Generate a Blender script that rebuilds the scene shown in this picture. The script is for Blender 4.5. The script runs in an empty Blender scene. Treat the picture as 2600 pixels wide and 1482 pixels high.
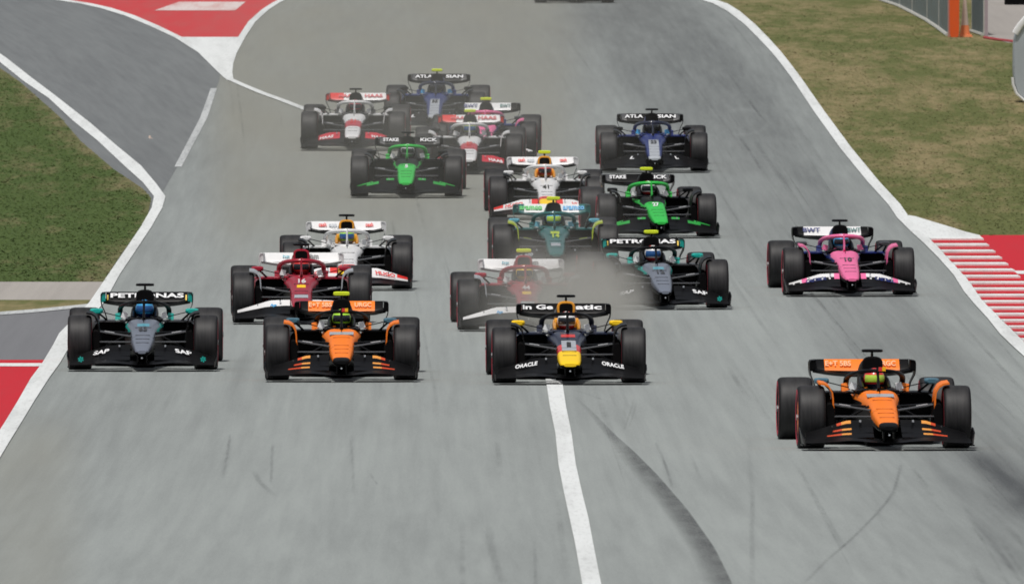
import bpy, bmesh, math, random
import numpy as np
from mathutils import Vector, Matrix

S = bpy.context.scene
COL = S.collection
rnd = random.Random(7)
R = math.radians

# ------------------------------------------------------------------ camera, sky, sun, exposure
W, Hh = 2600.0, 1482.0
F = 46810.0                      # focal length in picture widths of 2600: a very long telephoto lens
PITCH = math.atan(0.0242)
CAMZ = 6.9
cam_d = bpy.data.cameras.new("camera")
cam = bpy.data.objects.new("camera", cam_d)
COL.objects.link(cam)
cam.location = (0, 0, CAMZ)
cam.rotation_euler = (math.pi / 2 - PITCH, 0, 0)
cam_d.sensor_width = 36.0
cam_d.lens = 36.0 * F / W
cam_d.clip_start = 1.0
cam_d.clip_end = 6000.0
cam_d.dof.use_dof = True
cam_d.dof.focus_distance = 238.0
cam_d.dof.aperture_fstop = 16.0
S.camera = cam

SUN_EL, SUN_AZ = 70.0, 200.0     # azimuth measured from +Y clockwise: behind the camera, a little to the left
world = bpy.data.worlds.new("World")
S.world = world
world.use_nodes = True
wn = world.node_tree
wn.nodes.clear()
sky = wn.nodes.new("ShaderNodeTexSky")
sky.sky_type = 'NISHITA'
sky.sun_disc = False
sky.sun_elevation = R(SUN_EL)
sky.sun_rotation = R(SUN_AZ)
sky.dust_density = 4.0
sky.air_density = 1.0
sky.ozone_density = 1.0
hs = wn.nodes.new("ShaderNodeHueSaturation")
hs.inputs['Saturation'].default_value = 0.38
bg = wn.nodes.new("ShaderNodeBackground")
bg.inputs['Strength'].default_value = 0.085
wo = wn.nodes.new("ShaderNodeOutputWorld")
wn.links.new(sky.outputs[0], hs.inputs['Color'])
wn.links.new(hs.outputs[0], bg.inputs['Color'])
wn.links.new(bg.outputs[0], wo.inputs['Surface'])

sun_d = bpy.data.lights.new("sun", 'SUN')
sun_d.energy = 2.7
sun_d.angle = R(4)
sun_d.color = (1.0, 0.965, 0.92)
sun = bpy.data.objects.new("sun", sun_d)
COL.objects.link(sun)
_v = Vector((math.sin(R(SUN_AZ)) * math.cos(R(SUN_EL)), math.cos(R(SUN_AZ)) * math.cos(R(SUN_EL)), math.sin(R(SUN_EL))))
sun.rotation_euler = _v.to_track_quat('Z', 'Y').to_euler()
sun.location = (-30, 100, 120)

S.view_settings.view_transform = 'Standard'
S.view_settings.look = 'None'
S.view_settings.gamma = 1
S.view_settings.exposure = -0.12
S.view_settings.use_curve_mapping = False
S.render.engine = 'CYCLES'
S.cycles.use_denoising = True
S.cycles.max_bounces = 6
S.cycles.volume_bounces = 1
S.cycles.volume_step_rate = 2.0
S.cycles.pixel_filter_type = 'BLACKMAN_HARRIS'
S.cycles.filter_width = 1.7
S.render.film_transparent = False

# ------------------------------------------------------------------ survey: picture row -> distance -> height of the ground
def _build_survey():
    yd = np.arange(-60.0, 1760.0, 2.0)
    g = np.interp(yd, [-60, 0, 150, 300, 700, 1115, 1456, 1760], [0.9, 0.6, 0.25, 0.2, 0.2, 0.155, 0.137, 0.13])
    D = np.zeros_like(yd)
    k0 = int(np.argmin(abs(yd - 1115)))
    D[k0] = 210.0
    for i in range(k0 - 1, -1, -1):
        D[i] = D[i + 1] + 2.0 * 0.5 * (g[i] + g[i + 1])
    for i in range(k0 + 1, len(yd)):
        D[i] = D[i - 1] - 2.0 * 0.5 * (g[i] + g[i - 1])
    ys = yd * 1.0176
    b = (Hh / 2 - ys) / F
    slope = (-math.sin(PITCH) + b * math.cos(PITCH)) / (math.cos(PITCH) + b * math.sin(PITCH))
    z = CAMZ + D * slope
    return ys, D, z
_YS, _D, _Z = _build_survey()
_ord = np.argsort(_D)
_GY = np.concatenate([[-400.0, 60.0, 110.0], _D[_ord], [700.0, 1500.0, 5000.0]])
_zs = _Z[_ord]
_zend = _zs[-1]
_GZ = np.concatenate([[_zs[0] + 0.2, _zs[0] + 0.2, _zs[0] + 0.12], _zs, [_zend + 0.9, _zend + 4.0, _zend + 10.0]])

def gz(Y):
    return np.interp(Y, _GY, _GZ)

def dist(y):
    return float(np.interp(y, _YS, _D))

def ray(y):
    b = (Hh / 2 - y) / F
    return math.cos(PITCH) + b * math.sin(PITCH)

def P(x, y):
    """survey point on the ground for a measured picture point"""
    Y = dist(y)
    return ((x - W / 2) / F * Y / ray(y), Y)

def unproj(X, Y):
    """the inverse: arrays of ground points -> measured picture points"""
    y = np.interp(Y, _D[_ord], _YS[_ord])
    b = (Hh / 2 - y) / F
    return X / Y * (math.cos(PITCH) + b * math.sin(PITCH)) * F + W / 2, y

# ------------------------------------------------------------------ materials
def nt(m):
    return m.node_tree.nodes, m.node_tree.links

def new_mat(name):
    m = bpy.data.materials.new(name)
    m.use_nodes = True
    return m, m.node_tree.nodes['Principled BSDF']

_mats = {}
def paint(name, col, rough=0.32, coat=0.4, metal=0.0, dirt=0.12, scale=5.0, spec=0.5):
    key = (name, tuple(round(c, 4) for c in col), rough)
    if key in _mats:
        return _mats[key]
    m, p = new_mat(name)
    n, l = nt(m)
    tc = n.new('ShaderNodeTexCoord')
    no = n.new('ShaderNodeTexNoise')
    no.inputs['Scale'].default_value = scale
    no.inputs['Detail'].default_value = 5
    l.new(tc.outputs['Object'], no.inputs['Vector'])
    mr = n.new('ShaderNodeMapRange')
    mr.inputs['From Min'].default_value = 0.4
    mr.inputs['From Max'].default_value = 0.75
    mr.inputs['To Max'].default_value = dirt
    l.new(no.outputs['Fac'], mr.inputs['Value'])
    mx = n.new('ShaderNodeMix')
    mx.data_type = 'RGBA'
    mx.inputs['A'].default_value = (*col, 1)
    mx.inputs['B'].default_value = (0.16, 0.15, 0.13, 1)
    l.new(mr.outputs[0], mx.inputs['Factor'])
    l.new(mx.outputs['Result'], p.inputs['Base Color'])
    p.inputs['Roughness'].default_value = rough
    p.inputs['Metallic'].default_value = metal
    p.inputs['Coat Weight'].default_value = coat
    p.inputs['Coat Roughness'].default_value = 0.15
    p.inputs['Specular IOR Level'].default_value = spec
    _mats[key] = m
    return m

def simple(name, col, rough=0.6, **kw):
    return paint(name, col, rough=rough, coat=kw.get('coat', 0.0), metal=kw.get('metal', 0.0), dirt=kw.get('dirt', 0.1), scale=kw.get('scale', 8.0))

BLACK = paint('carbon_black', (0.0035, 0.0036, 0.0042), rough=0.36, coat=0.0, dirt=0.015, spec=0.13)
MATTE = paint('matte_black', (0.003, 0.003, 0.0035), rough=0.8, coat=0, dirt=0.015, spec=0.1)
DARKG = paint('dark_grey', (0.045, 0.047, 0.052), rough=0.4, dirt=0.1)
WHITE = paint('white_paint', (0.80, 0.80, 0.80), rough=0.35, dirt=0.1)
YELLOW_CAM = simple('fluorescent_yellow', (0.72, 0.86, 0.02), rough=0.5, dirt=0.03)
RUBBER = paint('tyre_sidewall', (0.007, 0.007, 0.008), rough=0.6, coat=0, dirt=0.05, spec=0.3)
RED_BAND = simple('red_tyre_band', (0.60, 0.010, 0.05), rough=0.6)
ALU = paint('bare_metal', (0.42, 0.42, 0.43), rough=0.35, metal=0.7, dirt=0.2)

def tread_mat():
    m, p = new_mat('tyre_tread')
    n, l = nt(m)
    tc = n.new('ShaderNodeTexCoord')
    mp = n.new('ShaderNodeMapping')
    mp.inputs['Scale'].default_value = (26, 3, 3)
    no = n.new('ShaderNodeTexNoise')
    no.inputs['Scale'].default_value = 1.0
    no.inputs['Detail'].default_value = 6
    l.new(tc.outputs['Object'], mp.inputs['Vector'])
    l.new(mp.outputs[0], no.inputs['Vector'])
    cr = n.new('ShaderNodeValToRGB')
    cr.color_ramp.elements[0].color = (0.010, 0.010, 0.011, 1)
    cr.color_ramp.elements[1].color = (0.034, 0.033, 0.034, 1)
    cr.color_ramp.elements[0].position = 0.3
    cr.color_ramp.elements[1].position = 0.75
    l.new(no.outputs['Fac'], cr.inputs['Fac'])
    l.new(cr.outputs['Color'], p.inputs['Base Color'])
    p.inputs['Roughness'].default_value = 0.55
    p.inputs['Specular IOR Level'].default_value = 0.35
    return m
TREAD = tread_mat()

# ------------------------------------------------------------------ mesh helper
class MB:
    def __init__(self):
        self.v = []; self.f = []; self.m = []
    def add(self, verts, faces, mi=0):
        o = len(self.v)
        self.v += [tuple(q) for q in verts]
        for k, fc in enumerate(faces):
            self.f.append([i + o for i in fc])
            self.m.append(mi[k] if isinstance(mi, (list, tuple)) else mi)
    def box(self, c, s, mi=0, rot=None, taper=1.0):
        x, y, z = s[0] / 2, s[1] / 2, s[2] / 2
        vs = [Vector((sx * x * (taper if sz > 0 else 1), sy * y * (taper if sz > 0 else 1), sz * z)) for sx in (-1, 1) for sy in (-1, 1) for sz in (-1, 1)]
        if rot is not None:
            vs = [rot @ q for q in vs]
        vs = [q + Vector(c) for q in vs]
        self.add(vs, [(0, 1, 3, 2), (4, 6, 7, 5), (0, 4, 5, 1), (2, 3, 7, 6), (0, 2, 6, 4), (1, 5, 7, 3)], mi)
    def tube(self, pts, rx, rz=None, n=8, mi=0, up=(0, 0, 1)):
        """swept ellipse: rx across, rz along 'up'; radii may be lists"""
        pts = [Vector(q) for q in pts]
        N = len(pts)
        rx = rx if isinstance(rx, (list, tuple)) else [rx] * N
        rz = rx if rz is None else (rz if isinstance(rz, (list, tuple)) else [rz] * N)
        vs = []
        for i, q in enumerate(pts):
            t = (pts[min(i + 1, N - 1)] - pts[max(i - 1, 0)]).normalized()
            s = t.cross(Vector(up))
            if s.length < 1e-4:
                s = t.cross(Vector((1, 0, 0)))
            s.normalize()
            u = s.cross(t).normalized()
            for k in range(n):
                a = 2 * math.pi * k / n
                vs.append(q + s * (rx[i] * math.cos(a)) + u * (rz[i] * math.sin(a)))
        fs = []
        for i in range(N - 1):
            for k in range(n):
                a, b = i * n + k, i * n + (k + 1) % n
                fs.append((a, b, b + n, a + n))
        fs.append(tuple(range(n - 1, -1, -1)))
        fs.append(tuple((N - 1) * n + k for k in range(n)))
        self.add(vs, fs, mi)
    def loft(self, secs, n=24, matf=None, skip=None, caps=(True, True)):
        """secs: (y, cx, halfwidth, z0, z1, exponent)"""
        vs = []
        for (y, cx, hw, z0, z1, e) in secs:
            for k in range(n):
                a = 2 * math.pi * k / n
                ca, sa = math.cos(a), math.sin(a)
                px = cx + hw * math.copysign(abs(ca) ** (2 / e), ca)
                pz = (z0 + z1) / 2 + (z1 - z0) / 2 * math.copysign(abs(sa) ** (2 / e), sa)
                vs.append((px, y, pz))
        fs, ms = [], []
        for i in range(len(secs) - 1):
            for k in range(n):
                am = 360.0 * (k + 0.5) / n
                if skip and skip(i, am):
                    continue
                a, b = i * n + k, i * n + (k + 1) % n
                fs.append((a, a + n, b + n, b))
                ms.append(matf(i, am) if matf else 0)
        if caps[0]:
            fs.append(tuple(range(n))); ms.append(matf(0, 90) if matf else 0)
        if caps[1]:
            q = (len(secs) - 1) * n
            fs.append(tuple(q + k for k in range(n - 1, -1, -1))); ms.append(matf(len(secs) - 2, 90) if matf else 0)
        self.add(vs, fs, ms)
    def lathe_x(self, prof, c=(0, 0, 0), n=40, mi=None, closed=False):
        """prof: list of (x, r) spun about the x axis"""
        vs = []
        for (x, r) in prof:
            for k in range(n):
                a = 2 * math.pi * k / n
                vs.append((c[0] + x, c[1] + r * math.cos(a), c[2] + r * math.sin(a)))
        fs, ms = [], []
        for i in range(len(prof) - 1):
            for k in range(n):
                a, b = i * n + k, i * n + (k + 1) % n
                fs.append((a, b, b + n, a + n))
                ms.append(mi[i] if mi else 0)
        self.add(vs, fs, ms)
    def build(self, name, mats, parent=None, smooth=True, loc=None):
        me = bpy.data.meshes.new(name)
        me.from_pydata(self.v, [], self.f)
        mats = mats if isinstance(mats, (list, tuple)) else [mats]
        for m in mats:
            me.materials.append(m)
        me.polygons.foreach_set('material_index', self.m)
        if smooth:
            me.polygons.foreach_set('use_smooth', [True] * len(me.polygons))
        bm = bmesh.new(); bm.from_mesh(me)
        bmesh.ops.recalc_face_normals(bm, faces=bm.faces)
        if smooth:
            for e in bm.edges:
                if len(e.link_faces) == 2 and e.calc_face_angle(0) > R(38):
                    e.smooth = False
        bm.to_mesh(me); bm.free()
        o = bpy.data.objects.new(name, me)
        COL.objects.link(o)
        if parent:
            o.parent = parent
        if loc:
            o.location = loc
        return o

def tag(o, label=None, cat=None, group=None, kind=None):
    if label: o['label'] = label
    if cat: o['category'] = cat
    if group: o['group'] = group
    if kind: o['kind'] = kind
    return o

def empty(name, loc=(0, 0, 0), rot=(0, 0, 0)):
    o = bpy.data.objects.new(name, None)
    o.empty_display_size = 0.3
    COL.objects.link(o)
    o.location = loc; o.rotation_euler = rot
    return o

_txt = {}
def text_mesh(s, shear, mat, bold):
    key = (s, shear, mat.name, bold)
    if key in _txt:
        return _txt[key]
    cu = bpy.data.curves.new('lettering', 'FONT')
    cu.body = s
    cu.align_x = 'CENTER'; cu.align_y = 'CENTER'
    cu.extrude = 0.004
    cu.offset = bold
    cu.shear = shear
    cu.size = 1.0
    cu.resolution_u = 3
    to = bpy.data.objects.new('lettering', cu)
    me = bpy.data.meshes.new_from_object(to)
    bpy.data.objects.remove(to)
    me.materials.clear()
    me.materials.append(mat)
    _txt[key] = me
    return me

def lettering(s, pos, w, h, parent, mat, tilt=90.0, roll=0.0, shear=0.0, name='lettering', bold=0.02, label=None):
    """flat raised letters w wide, h tall; tilt 90 = upright facing the front, 0 = lying face up"""
    me = text_mesh(s, shear, mat, bold)
    xs = [v.co.x for v in me.vertices]; ys = [v.co.y for v in me.vertices]
    ex, ey = max(xs) - min(xs), max(ys) - min(ys)
    o = bpy.data.objects.new(name, me)
    COL.objects.link(o)
    o.parent = parent
    o.location = pos
    o.rotation_euler = (Matrix.Rotation(R(roll), 3, 'Y') @ Matrix.Rotation(R(tilt), 3, 'X')).to_euler()
    o.scale = (w / ex, h / ey, 1.0)
    if label: o['label'] = label
    return o

# ------------------------------------------------------------------ ground materials
def ground_base(name):
    m, p = new_mat(name)
    n, l = nt(m)
    ge = n.new('ShaderNodeNewGeometry')
    return m, p, n, l, ge

def noise(n, l, vec, sc, detail=5, rough=0.55, mapping=(1, 1, 1), skew=0.0):
    if skew:
        m0 = n.new('ShaderNodeMapping'); m0.inputs['Rotation'].default_value = (0, 0, R(skew))
        l.new(vec, m0.inputs['Vector']); vec = m0.outputs[0]
    mp = n.new('ShaderNodeMapping')
    mp.inputs['Scale'].default_value = mapping
    l.new(vec, mp.inputs['Vector'])
    t = n.new('ShaderNodeTexNoise')
    t.inputs['Scale'].default_value = sc
    t.inputs['Detail'].default_value = detail
    t.inputs['Roughness'].default_value = rough
    l.new(mp.outputs[0], t.inputs['Vector'])
    return t.outputs['Fac']

def remap(n, l, v, a, b, c, d):
    r = n.new('ShaderNodeMapRange')
    for k, x in zip(('From Min', 'From Max', 'To Min', 'To Max'), (a, b, c, d)):
        r.inputs[k].default_value = x
    l.new(v, r.inputs['Value'])
    return r.outputs[0]

def math2(n, l, op, a, b):
    t = n.new('ShaderNodeMath'); t.operation = op
    for k, x in enumerate((a, b)):
        if isinstance(x, (int, float)): t.inputs[k].default_value = x
        else: l.new(x, t.inputs[k])
    return t.outputs[0]

def mixc(n, l, f, a, b):
    t = n.new('ShaderNodeMix'); t.data_type = 'RGBA'
    for k, x in (('Factor', f), ('A', a), ('B', b)):
        s = [i for i in t.inputs if i.name == k and i.type == ('VALUE' if k == 'Factor' else 'RGBA')][0]
        if isinstance(x, (int, float)): s.default_value = x
        elif isinstance(x, tuple): s.default_value = (*x, 1)
        else: l.new(x, s)
    return [o for o in t.outputs if o.type == 'RGBA'][0]

def asphalt(name, light, dark, dusty=(0.235, 0.232, 0.195), use_attr=True, streak=1.0, skew=0.0):
    m, p, n, l, ge = ground_base(name)
    pos = ge.outputs['Position']
    big = noise(n, l, pos, 0.22, 3, 0.5, (1, 0.05, 1))
    mid = noise(n, l, pos, 1.6, 5, 0.6, (1, 0.035, 1), skew)
    strk = noise(n, l, pos, 7.0, 4, 0.6, (1, 0.008, 1), skew)
    fine = noise(n, l, pos, 60.0, 2, 0.6, (1, 0.2, 1))
    f = math2(n, l, 'ADD', remap(n, l, big, 0.3, 0.7, -0.10, 0.10), remap(n, l, mid, 0.3, 0.7, -0.08, 0.08))
    f = math2(n, l, 'ADD', f, remap(n, l, strk, 0.3, 0.7, -0.09 * streak, 0.09 * streak))
    f = math2(n, l, 'ADD', f, remap(n, l, fine, 0.3, 0.7, -0.11, 0.11))
    f = math2(n, l, 'ADD', f, 0.16)
    if use_attr:
        a = n.new('ShaderNodeAttribute'); a.attribute_name = 'wear'
        f = math2(n, l, 'ADD', f, a.outputs['Fac'])
    c = n.new('ShaderNodeClamp'); l.new(f, c.inputs['Value'])
    col = mixc(n, l, c.outputs[0], light, dark)
    if use_attr:
        a2 = n.new('ShaderNodeAttribute'); a2.attribute_name = 'dust'
        dn = noise(n, l, pos, 0.8, 4, 0.6, (1, 0.05, 1))
        ff = math2(n, l, 'MULTIPLY', a2.outputs['Fac'], remap(n, l, dn, 0.3, 0.7, 0.6, 1.0))
        col = mixc(n, l, ff, col, dusty)
    l.new(col, p.inputs['Base Color'])
    p.inputs['Roughness'].default_value = 0.9
    p.inputs['Specular IOR Level'].default_value = 0.2
    bp = n.new('ShaderNodeBump')
    bp.inputs['Strength'].default_value = 0.25
    bp.inputs['Distance'].default_value = 0.004
    l.new(fine, bp.inputs['Height'])
    l.new(bp.outputs[0], p.inputs['Normal'])
    return m

def road_paint(name, col, worn=(0.33, 0.34, 0.33), amt=0.5):
    m, p, n, l, ge = ground_base(name)
    pos = ge.outputs['Position']
    a = noise(n, l, pos, 2.2, 5, 0.6, (1, 0.04, 1))
    b = noise(n, l, pos, 22.0, 4, 0.7, (1, 0.05, 1))
    f = math2(n, l, 'ADD', remap(n, l, a, 0.45, 0.8, 0, amt), remap(n, l, b, 0.5, 0.75, 0, amt * 0.8))
    c = n.new('ShaderNodeClamp'); l.new(f, c.inputs['Value'])
    l.new(mixc(n, l, c.outputs[0], col, worn), p.inputs['Base Color'])
    p.inputs['Roughness'].default_value = 0.7
    p.inputs['Specular IOR Level'].default_value = 0.25
    return m

def grass_mat(name, greens, drys, bias, up=False):
    m, p, n, l, ge = ground_base(name)
    pos = ge.outputs['Position']
    a = noise(n, l, pos, 0.7, 5, 0.62, (1, 0.12, 1))
    b = noise(n, l, pos, 3.0, 5, 0.62, (1, 0.12, 1))
    at = n.new('ShaderNodeAttribute'); at.attribute_name = 'dry'
    f = math2(n, l, 'ADD', remap(n, l, a, 0.35, 0.65, -0.55, 0.55), remap(n, l, b, 0.3, 0.7, -0.5, 0.5))
    f = math2(n, l, 'ADD', f, at.outputs['Fac'])
    f = math2(n, l, 'ADD', f, bias)
    c = n.new('ShaderNodeClamp'); l.new(f, c.inputs['Value'])
    base = mixc(n, l, c.outputs[0], greens, drys)
    g = noise(n, l, pos, 9.0, 4, 0.7, (1, 0.10, 1))
    dk = mixc(n, l, remap(n, l, g, 0.35, 0.7, 0.0, 0.2 if up else 0.34), base, tuple(x * 0.6 for x in greens))
    l.new(dk, p.inputs['Base Color'])
    if up:
        cz_ = n.new('ShaderNodeCombineXYZ'); cz_.inputs[2].default_value = 1.0
        l.new(cz_.outputs[0], p.inputs['Normal'])
    p.inputs['Roughness'].default_value = 0.95
    p.inputs['Specular IOR Level'].default_value = 0.1
    return m

M_ROAD = asphalt('road_asphalt', (0.306, 0.331, 0.322), (0.068, 0.073, 0.077), streak=1.0, skew=-0.3)
M_PIT = asphalt('pit_road_asphalt', (0.178, 0.190, 0.193), (0.082, 0.087, 0.094), use_attr=False, streak=2.0, skew=-3.6)
M_APRON = asphalt('apron_asphalt', (0.19, 0.195, 0.205), (0.10, 0.10, 0.11), use_attr=False)
M_CONC = asphalt('pale_concrete', (0.39, 0.365, 0.335), (0.2, 0.19, 0.18), use_attr=False)
M_LINE = road_paint('white_line_paint', (0.72, 0.745, 0.74))
M_LINE2 = road_paint('worn_line_paint', (0.52, 0.54, 0.54), (0.24, 0.255, 0.26), 1.0)
M_RED = road_paint('red_surface_paint', (0.53, 0.013, 0.026), (0.42, 0.04, 0.045), 0.4)
M_REDF = road_paint('faded_red_surface', (0.52, 0.045, 0.05), (0.40, 0.11, 0.10), 0.5)
M_KRED = road_paint('kerb_red', (0.56, 0.018, 0.03), (0.30, 0.08, 0.08), 0.5)
M_KWHITE = road_paint('kerb_white', (0.76, 0.79, 0.78), (0.40, 0.36, 0.35), 0.5)
M_PANEL = road_paint('faded_white_panel', (0.66, 0.58, 0.56), (0.52, 0.22, 0.2), 0.8)
M_GRASS = grass_mat('green_grass', (0.072, 0.108, 0.033), (0.19, 0.168, 0.088), 0.02)
M_DRY = grass_mat('dry_grass', (0.118, 0.132, 0.048), (0.258, 0.212, 0.112), 0.38)
M_GRAV = asphalt('pale_gravel', (0.36, 0.335, 0.31), (0.2, 0.19, 0.18), use_attr=False)

M_GBL = grass_mat('green_blades', (0.080, 0.120, 0.036), (0.205, 0.178, 0.093), 0.02, True)
M_DBL = grass_mat('dry_blades', (0.130, 0.143, 0.051), (0.270, 0.216, 0.112), 0.45, True)

# ------------------------------------------------------------------ ground geometry
def xy(poly, y):
    """x of a picture polyline given as (x, y) at row y"""
    q = sorted(poly, key=lambda t: t[1])
    return float(np.interp(y, [t[1] for t in q], [t[0] for t in q]))

def sheet(name, L, Rr, dz, mat, kind='structure', y0=None, y1=None, label=None, cat=None, nx=2, step=4.0):
    """a thin sheet lying on the ground between a left and a right edge, each measured as (x, y)"""
    ylo = max(min(t[1] for t in L), min(t[1] for t in Rr)) if y0 is None else y0
    yhi = min(max(t[1] for t in L), max(t[1] for t in Rr)) if y1 is None else y1
    rows = sorted(set([ylo, yhi] + list(np.arange(ylo, yhi, step)) + [t[1] for t in L + Rr if ylo < t[1] < yhi]))
    mb = MB()
    vs = []
    for y in rows:
        a = P(xy(L, y), y); b = P(xy(Rr, y), y)
        for k in range(nx):
            t = k / (nx - 1)
            X = a[0] + (b[0] - a[0]) * t
            vs.append((X, a[1], float(gz(a[1])) + dz))
    fs = []
    for i in range(len(rows) - 1):
        for k in range(nx - 1):
            a = i * nx + k
            fs.append((a, a + 1, a + 1 + nx, a + nx))
    mb.add(vs, fs)
    o = mb.build(name, mat, smooth=False)
    if o.data.polygons[0].normal.z < 0:
        o.data.flip_normals()
    tag(o, label, cat, None, kind)
    return o

def grid(name, xs, Ys, dz, mat):
    X, Y = np.meshgrid(xs, Ys)
    Z = gz(Y) + dz
    n, m = len(xs), len(Ys)
    co = np.stack([X, Y, Z], -1).reshape(-1, 3)
    idx = np.arange(n * m).reshape(m, n)
    q = np.stack([idx[:-1, :-1], idx[:-1, 1:], idx[1:, 1:], idx[1:, :-1]], -1).reshape(-1, 4)
    me = bpy.data.meshes.new(name)
    me.vertices.add(len(co)); me.vertices.foreach_set('co', co.ravel())
    me.loops.add(q.size); me.loops.foreach_set('vertex_index', q.ravel())
    me.polygons.add(len(q)); me.polygons.foreach_set('loop_start', np.arange(len(q)) * 4)
    me.update(calc_edges=True)
    me.materials.append(mat)
    me.polygons.foreach_set('use_smooth', np.ones(len(q), bool))
    o = bpy.data.objects.new(name, me); COL.objects.link(o)
    return o, X.ravel(), Y.ravel()

# wide base terrain to the horizon
o, _, _ = grid('ground', np.array([-2500, -300, -40, -14, 14, 40, 300, 2500.0]), np.concatenate([np.arange(-400, 150, 50), np.arange(150, 520, 4), np.arange(520, 5000, 160)]), -0.03, M_DRY)
tag(o, kind='structure')

# road sheet with worn and dusty zones stored on its vertices
o, X, Y = grid('road', np.arange(-12.0, 12.01, 0.035), np.concatenate([np.arange(100, 150, 5.0), np.arange(150, 300, 0.3), np.arange(300, 500, 0.6), np.arange(500, 900, 10)]), 0.0, M_ROAD)
tag(o, kind='structure')
px, py = unproj(X, np.clip(Y, 151, 500))
wear = np.zeros_like(px)
def sm(t):
    t = np.clip(t, 0, 1); return t * t * (3 - 2 * t)
def edge(pts, y):
    q = sorted(pts, key=lambda t: t[1])
    return np.interp(y, [t[1] for t in q], [t[0] for t in q])
# broad rubbered racing line sweeping down the right of the track
cen = [(1560, -40), (1640, 60), (1760, 200), (1860, 330), (1960, 480), (2060, 640), (2170, 780), (2330, 960), (2560, 1210), (2800, 1482)]
c = edge(cen, py)
wear += 0.20 * np.exp(-((px - c) / 130.0) ** 2)
wear += 0.15 * np.exp(-((px - (c + 120)) / 45.0) ** 2) * sm((py + 40) / 120)
wear += 0.10 * np.exp(-((px - (c - 150)) / 40.0) ** 2)
wear += 0.24 * sm((760 - py) / 640)
# dark patch leaving the right edge of the picture
wear += 0.42 * np.exp(-((px - edge([(2440, 1120), (2520, 1190), (2620, 1260)], py)) / 55.0) ** 2) * sm((py - 1110) / 60) * sm((1330 - py) / 70)
# the dark wedge shaped seam right of the white line
er = [(1450, 996), (1510, 1048), (1554, 1096), (1610, 1144), (1674, 1208), (1750, 1296), (1818, 1392), (1862, 1482), (1900, 1600)]
re_ = edge(er, py)
wd = np.interp(py, [996, 1100, 1180, 1300, 1482], [6, 22, 60, 68, 78])
t = (re_ - px) / wd
wear += 0.16 * np.exp(-((px - 2290) / 170.0) ** 2 - ((py - 870) / 55.0) ** 2)
wear += 0.16 * sm((px - 2180 - (py - 1150) * 0.35) / 220) * sm((py - 1130) / 160)
# thin skid marks
for pts, w_, s_ in [([(2290, 1170), (2270, 1250), (2230, 1300), (2160, 1370), (2100, 1420), (2040, 1482)], 4, 0.22),
                    ([(585, 1100), (578, 1150), (566, 1215)], 4, 0.18), ([(693, 1120), (690, 1170), (688, 1230)], 4, 0.16),
                    ([(890, 1100), (896, 1180), (898, 1260)], 5, 0.12), ([(642, 1190), (660, 1225), (700, 1260)], 7, 0.14),
                    ([(1230, 1340), (1250, 1400), (1275, 1482)], 7, 0.14), ([(1664, 1120), (1690, 1180), (1710, 1245)], 4, 0.18),
                    ([(1900, 1100), (1905, 1200), (1912, 1300), (1910, 1482)], 6, 0.10), ([(1590, 1010), (1582, 1100)], 4, 0.12),
                    ([(2440, 1280), (2520, 1380), (2600, 1482)], 6, 0.15), ([(2380, 1200), (2470, 1300), (2580, 1460)], 18, 0.08),
                    ([(2210, 1180), (2230, 1300), (2300, 1482)], 8, 0.08), ([(620, 900), (600, 1000), (590, 1060)], 16, 0.08)]:
    q = edge(pts, py)
    lo, hi = min(p_[1] for p_ in pts), max(p_[1] for p_ in pts)
    wear += s_ * np.exp(-((px - q) / w_) ** 2) * sm((py - lo) / 20) * sm((hi - py) / 20)
# arcs around (1900, 310)
rr = np.hypot((px - 1880) / 70.0, (py - 310) / 32.0)
wear -= 0.10 * np.exp(-((rr - 1) / 0.12) ** 2) * (px > 1860)
# the further track right of the gore is paler and dusty
dust = 0.75 * sm((760 - py) / 300) * sm((1520 - px) / 160) * sm((px - 480) / 130)
dust += 0.45 * sm((py - 1000) / 150) * sm((260 - px) / 160)
for nm, arr in (('wear', wear), ('dust', dust)):
    at = o.data.attributes.new(nm, 'FLOAT', 'POINT')
    at.data.foreach_set('value', arr.astype(np.float32))

# thin rubber marks laid on the asphalt by tyres
def marks_mat(name='rubber_marks', lo=0.1, lo2=0.35):
    m, p, n, l, ge = ground_base(name)
    p.inputs['Base Color'].default_value = (0.06, 0.062, 0.066, 1)
    p.inputs['Roughness'].default_value = 0.8
    at = n.new('ShaderNodeAttribute'); at.attribute_name = 'strength'
    ns = noise(n, l, ge.outputs['Position'], 3.0, 5, 0.7, (1, 0.12, 1))
    fn = noise(n, l, ge.outputs['Position'], 45.0, 3, 0.7, (1, 0.06, 1))
    a = math2(n, l, 'MULTIPLY', at.outputs['Fac'], remap(n, l, ns, 0.35, 0.65, lo, 1.0))
    a = math2(n, l, 'MULTIPLY', a, remap(n, l, fn, 0.35, 0.6, lo2, 1.0))
    l.new(a, p.inputs['Alpha'])
    return m
mk = MB(); mst = []
def mark(pts, w, st):
    n_ = 26
    q = sorted(pts, key=lambda t: t[1])
    ys_ = np.linspace(q[0][1], q[-1][1], n_)
    xs_ = np.interp(ys_, [t[1] for t in q], [t[0] for t in q])
    k_ = np.array([.25, .5, .25])
    for _ in range(4): xs_[1:-1] = np.convolve(xs_, k_, 'valid')
    vs = []
    for i_ in range(n_):
        X_, Y_ = P(xs_[i_], ys_[i_]); z_ = float(gz(Y_)) + 0.0022
        e_ = math.sin(math.pi * min(1, max(0, i_ / (n_ - 1)))) ** 0.5
        for t_, a_ in ((-1, 0), (-0.4, 1), (0.4, 1), (1, 0)):
            vs.append((X_ + t_ * w, Y_, z_)); mst.append(st * a_ * e_)
    mk.add(vs, [(4 * i_ + j, 4 * i_ + j + 1, 4 * i_ + j + 5, 4 * i_ + j + 4) for i_ in range(n_ - 1) for j in range(3)])
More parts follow.
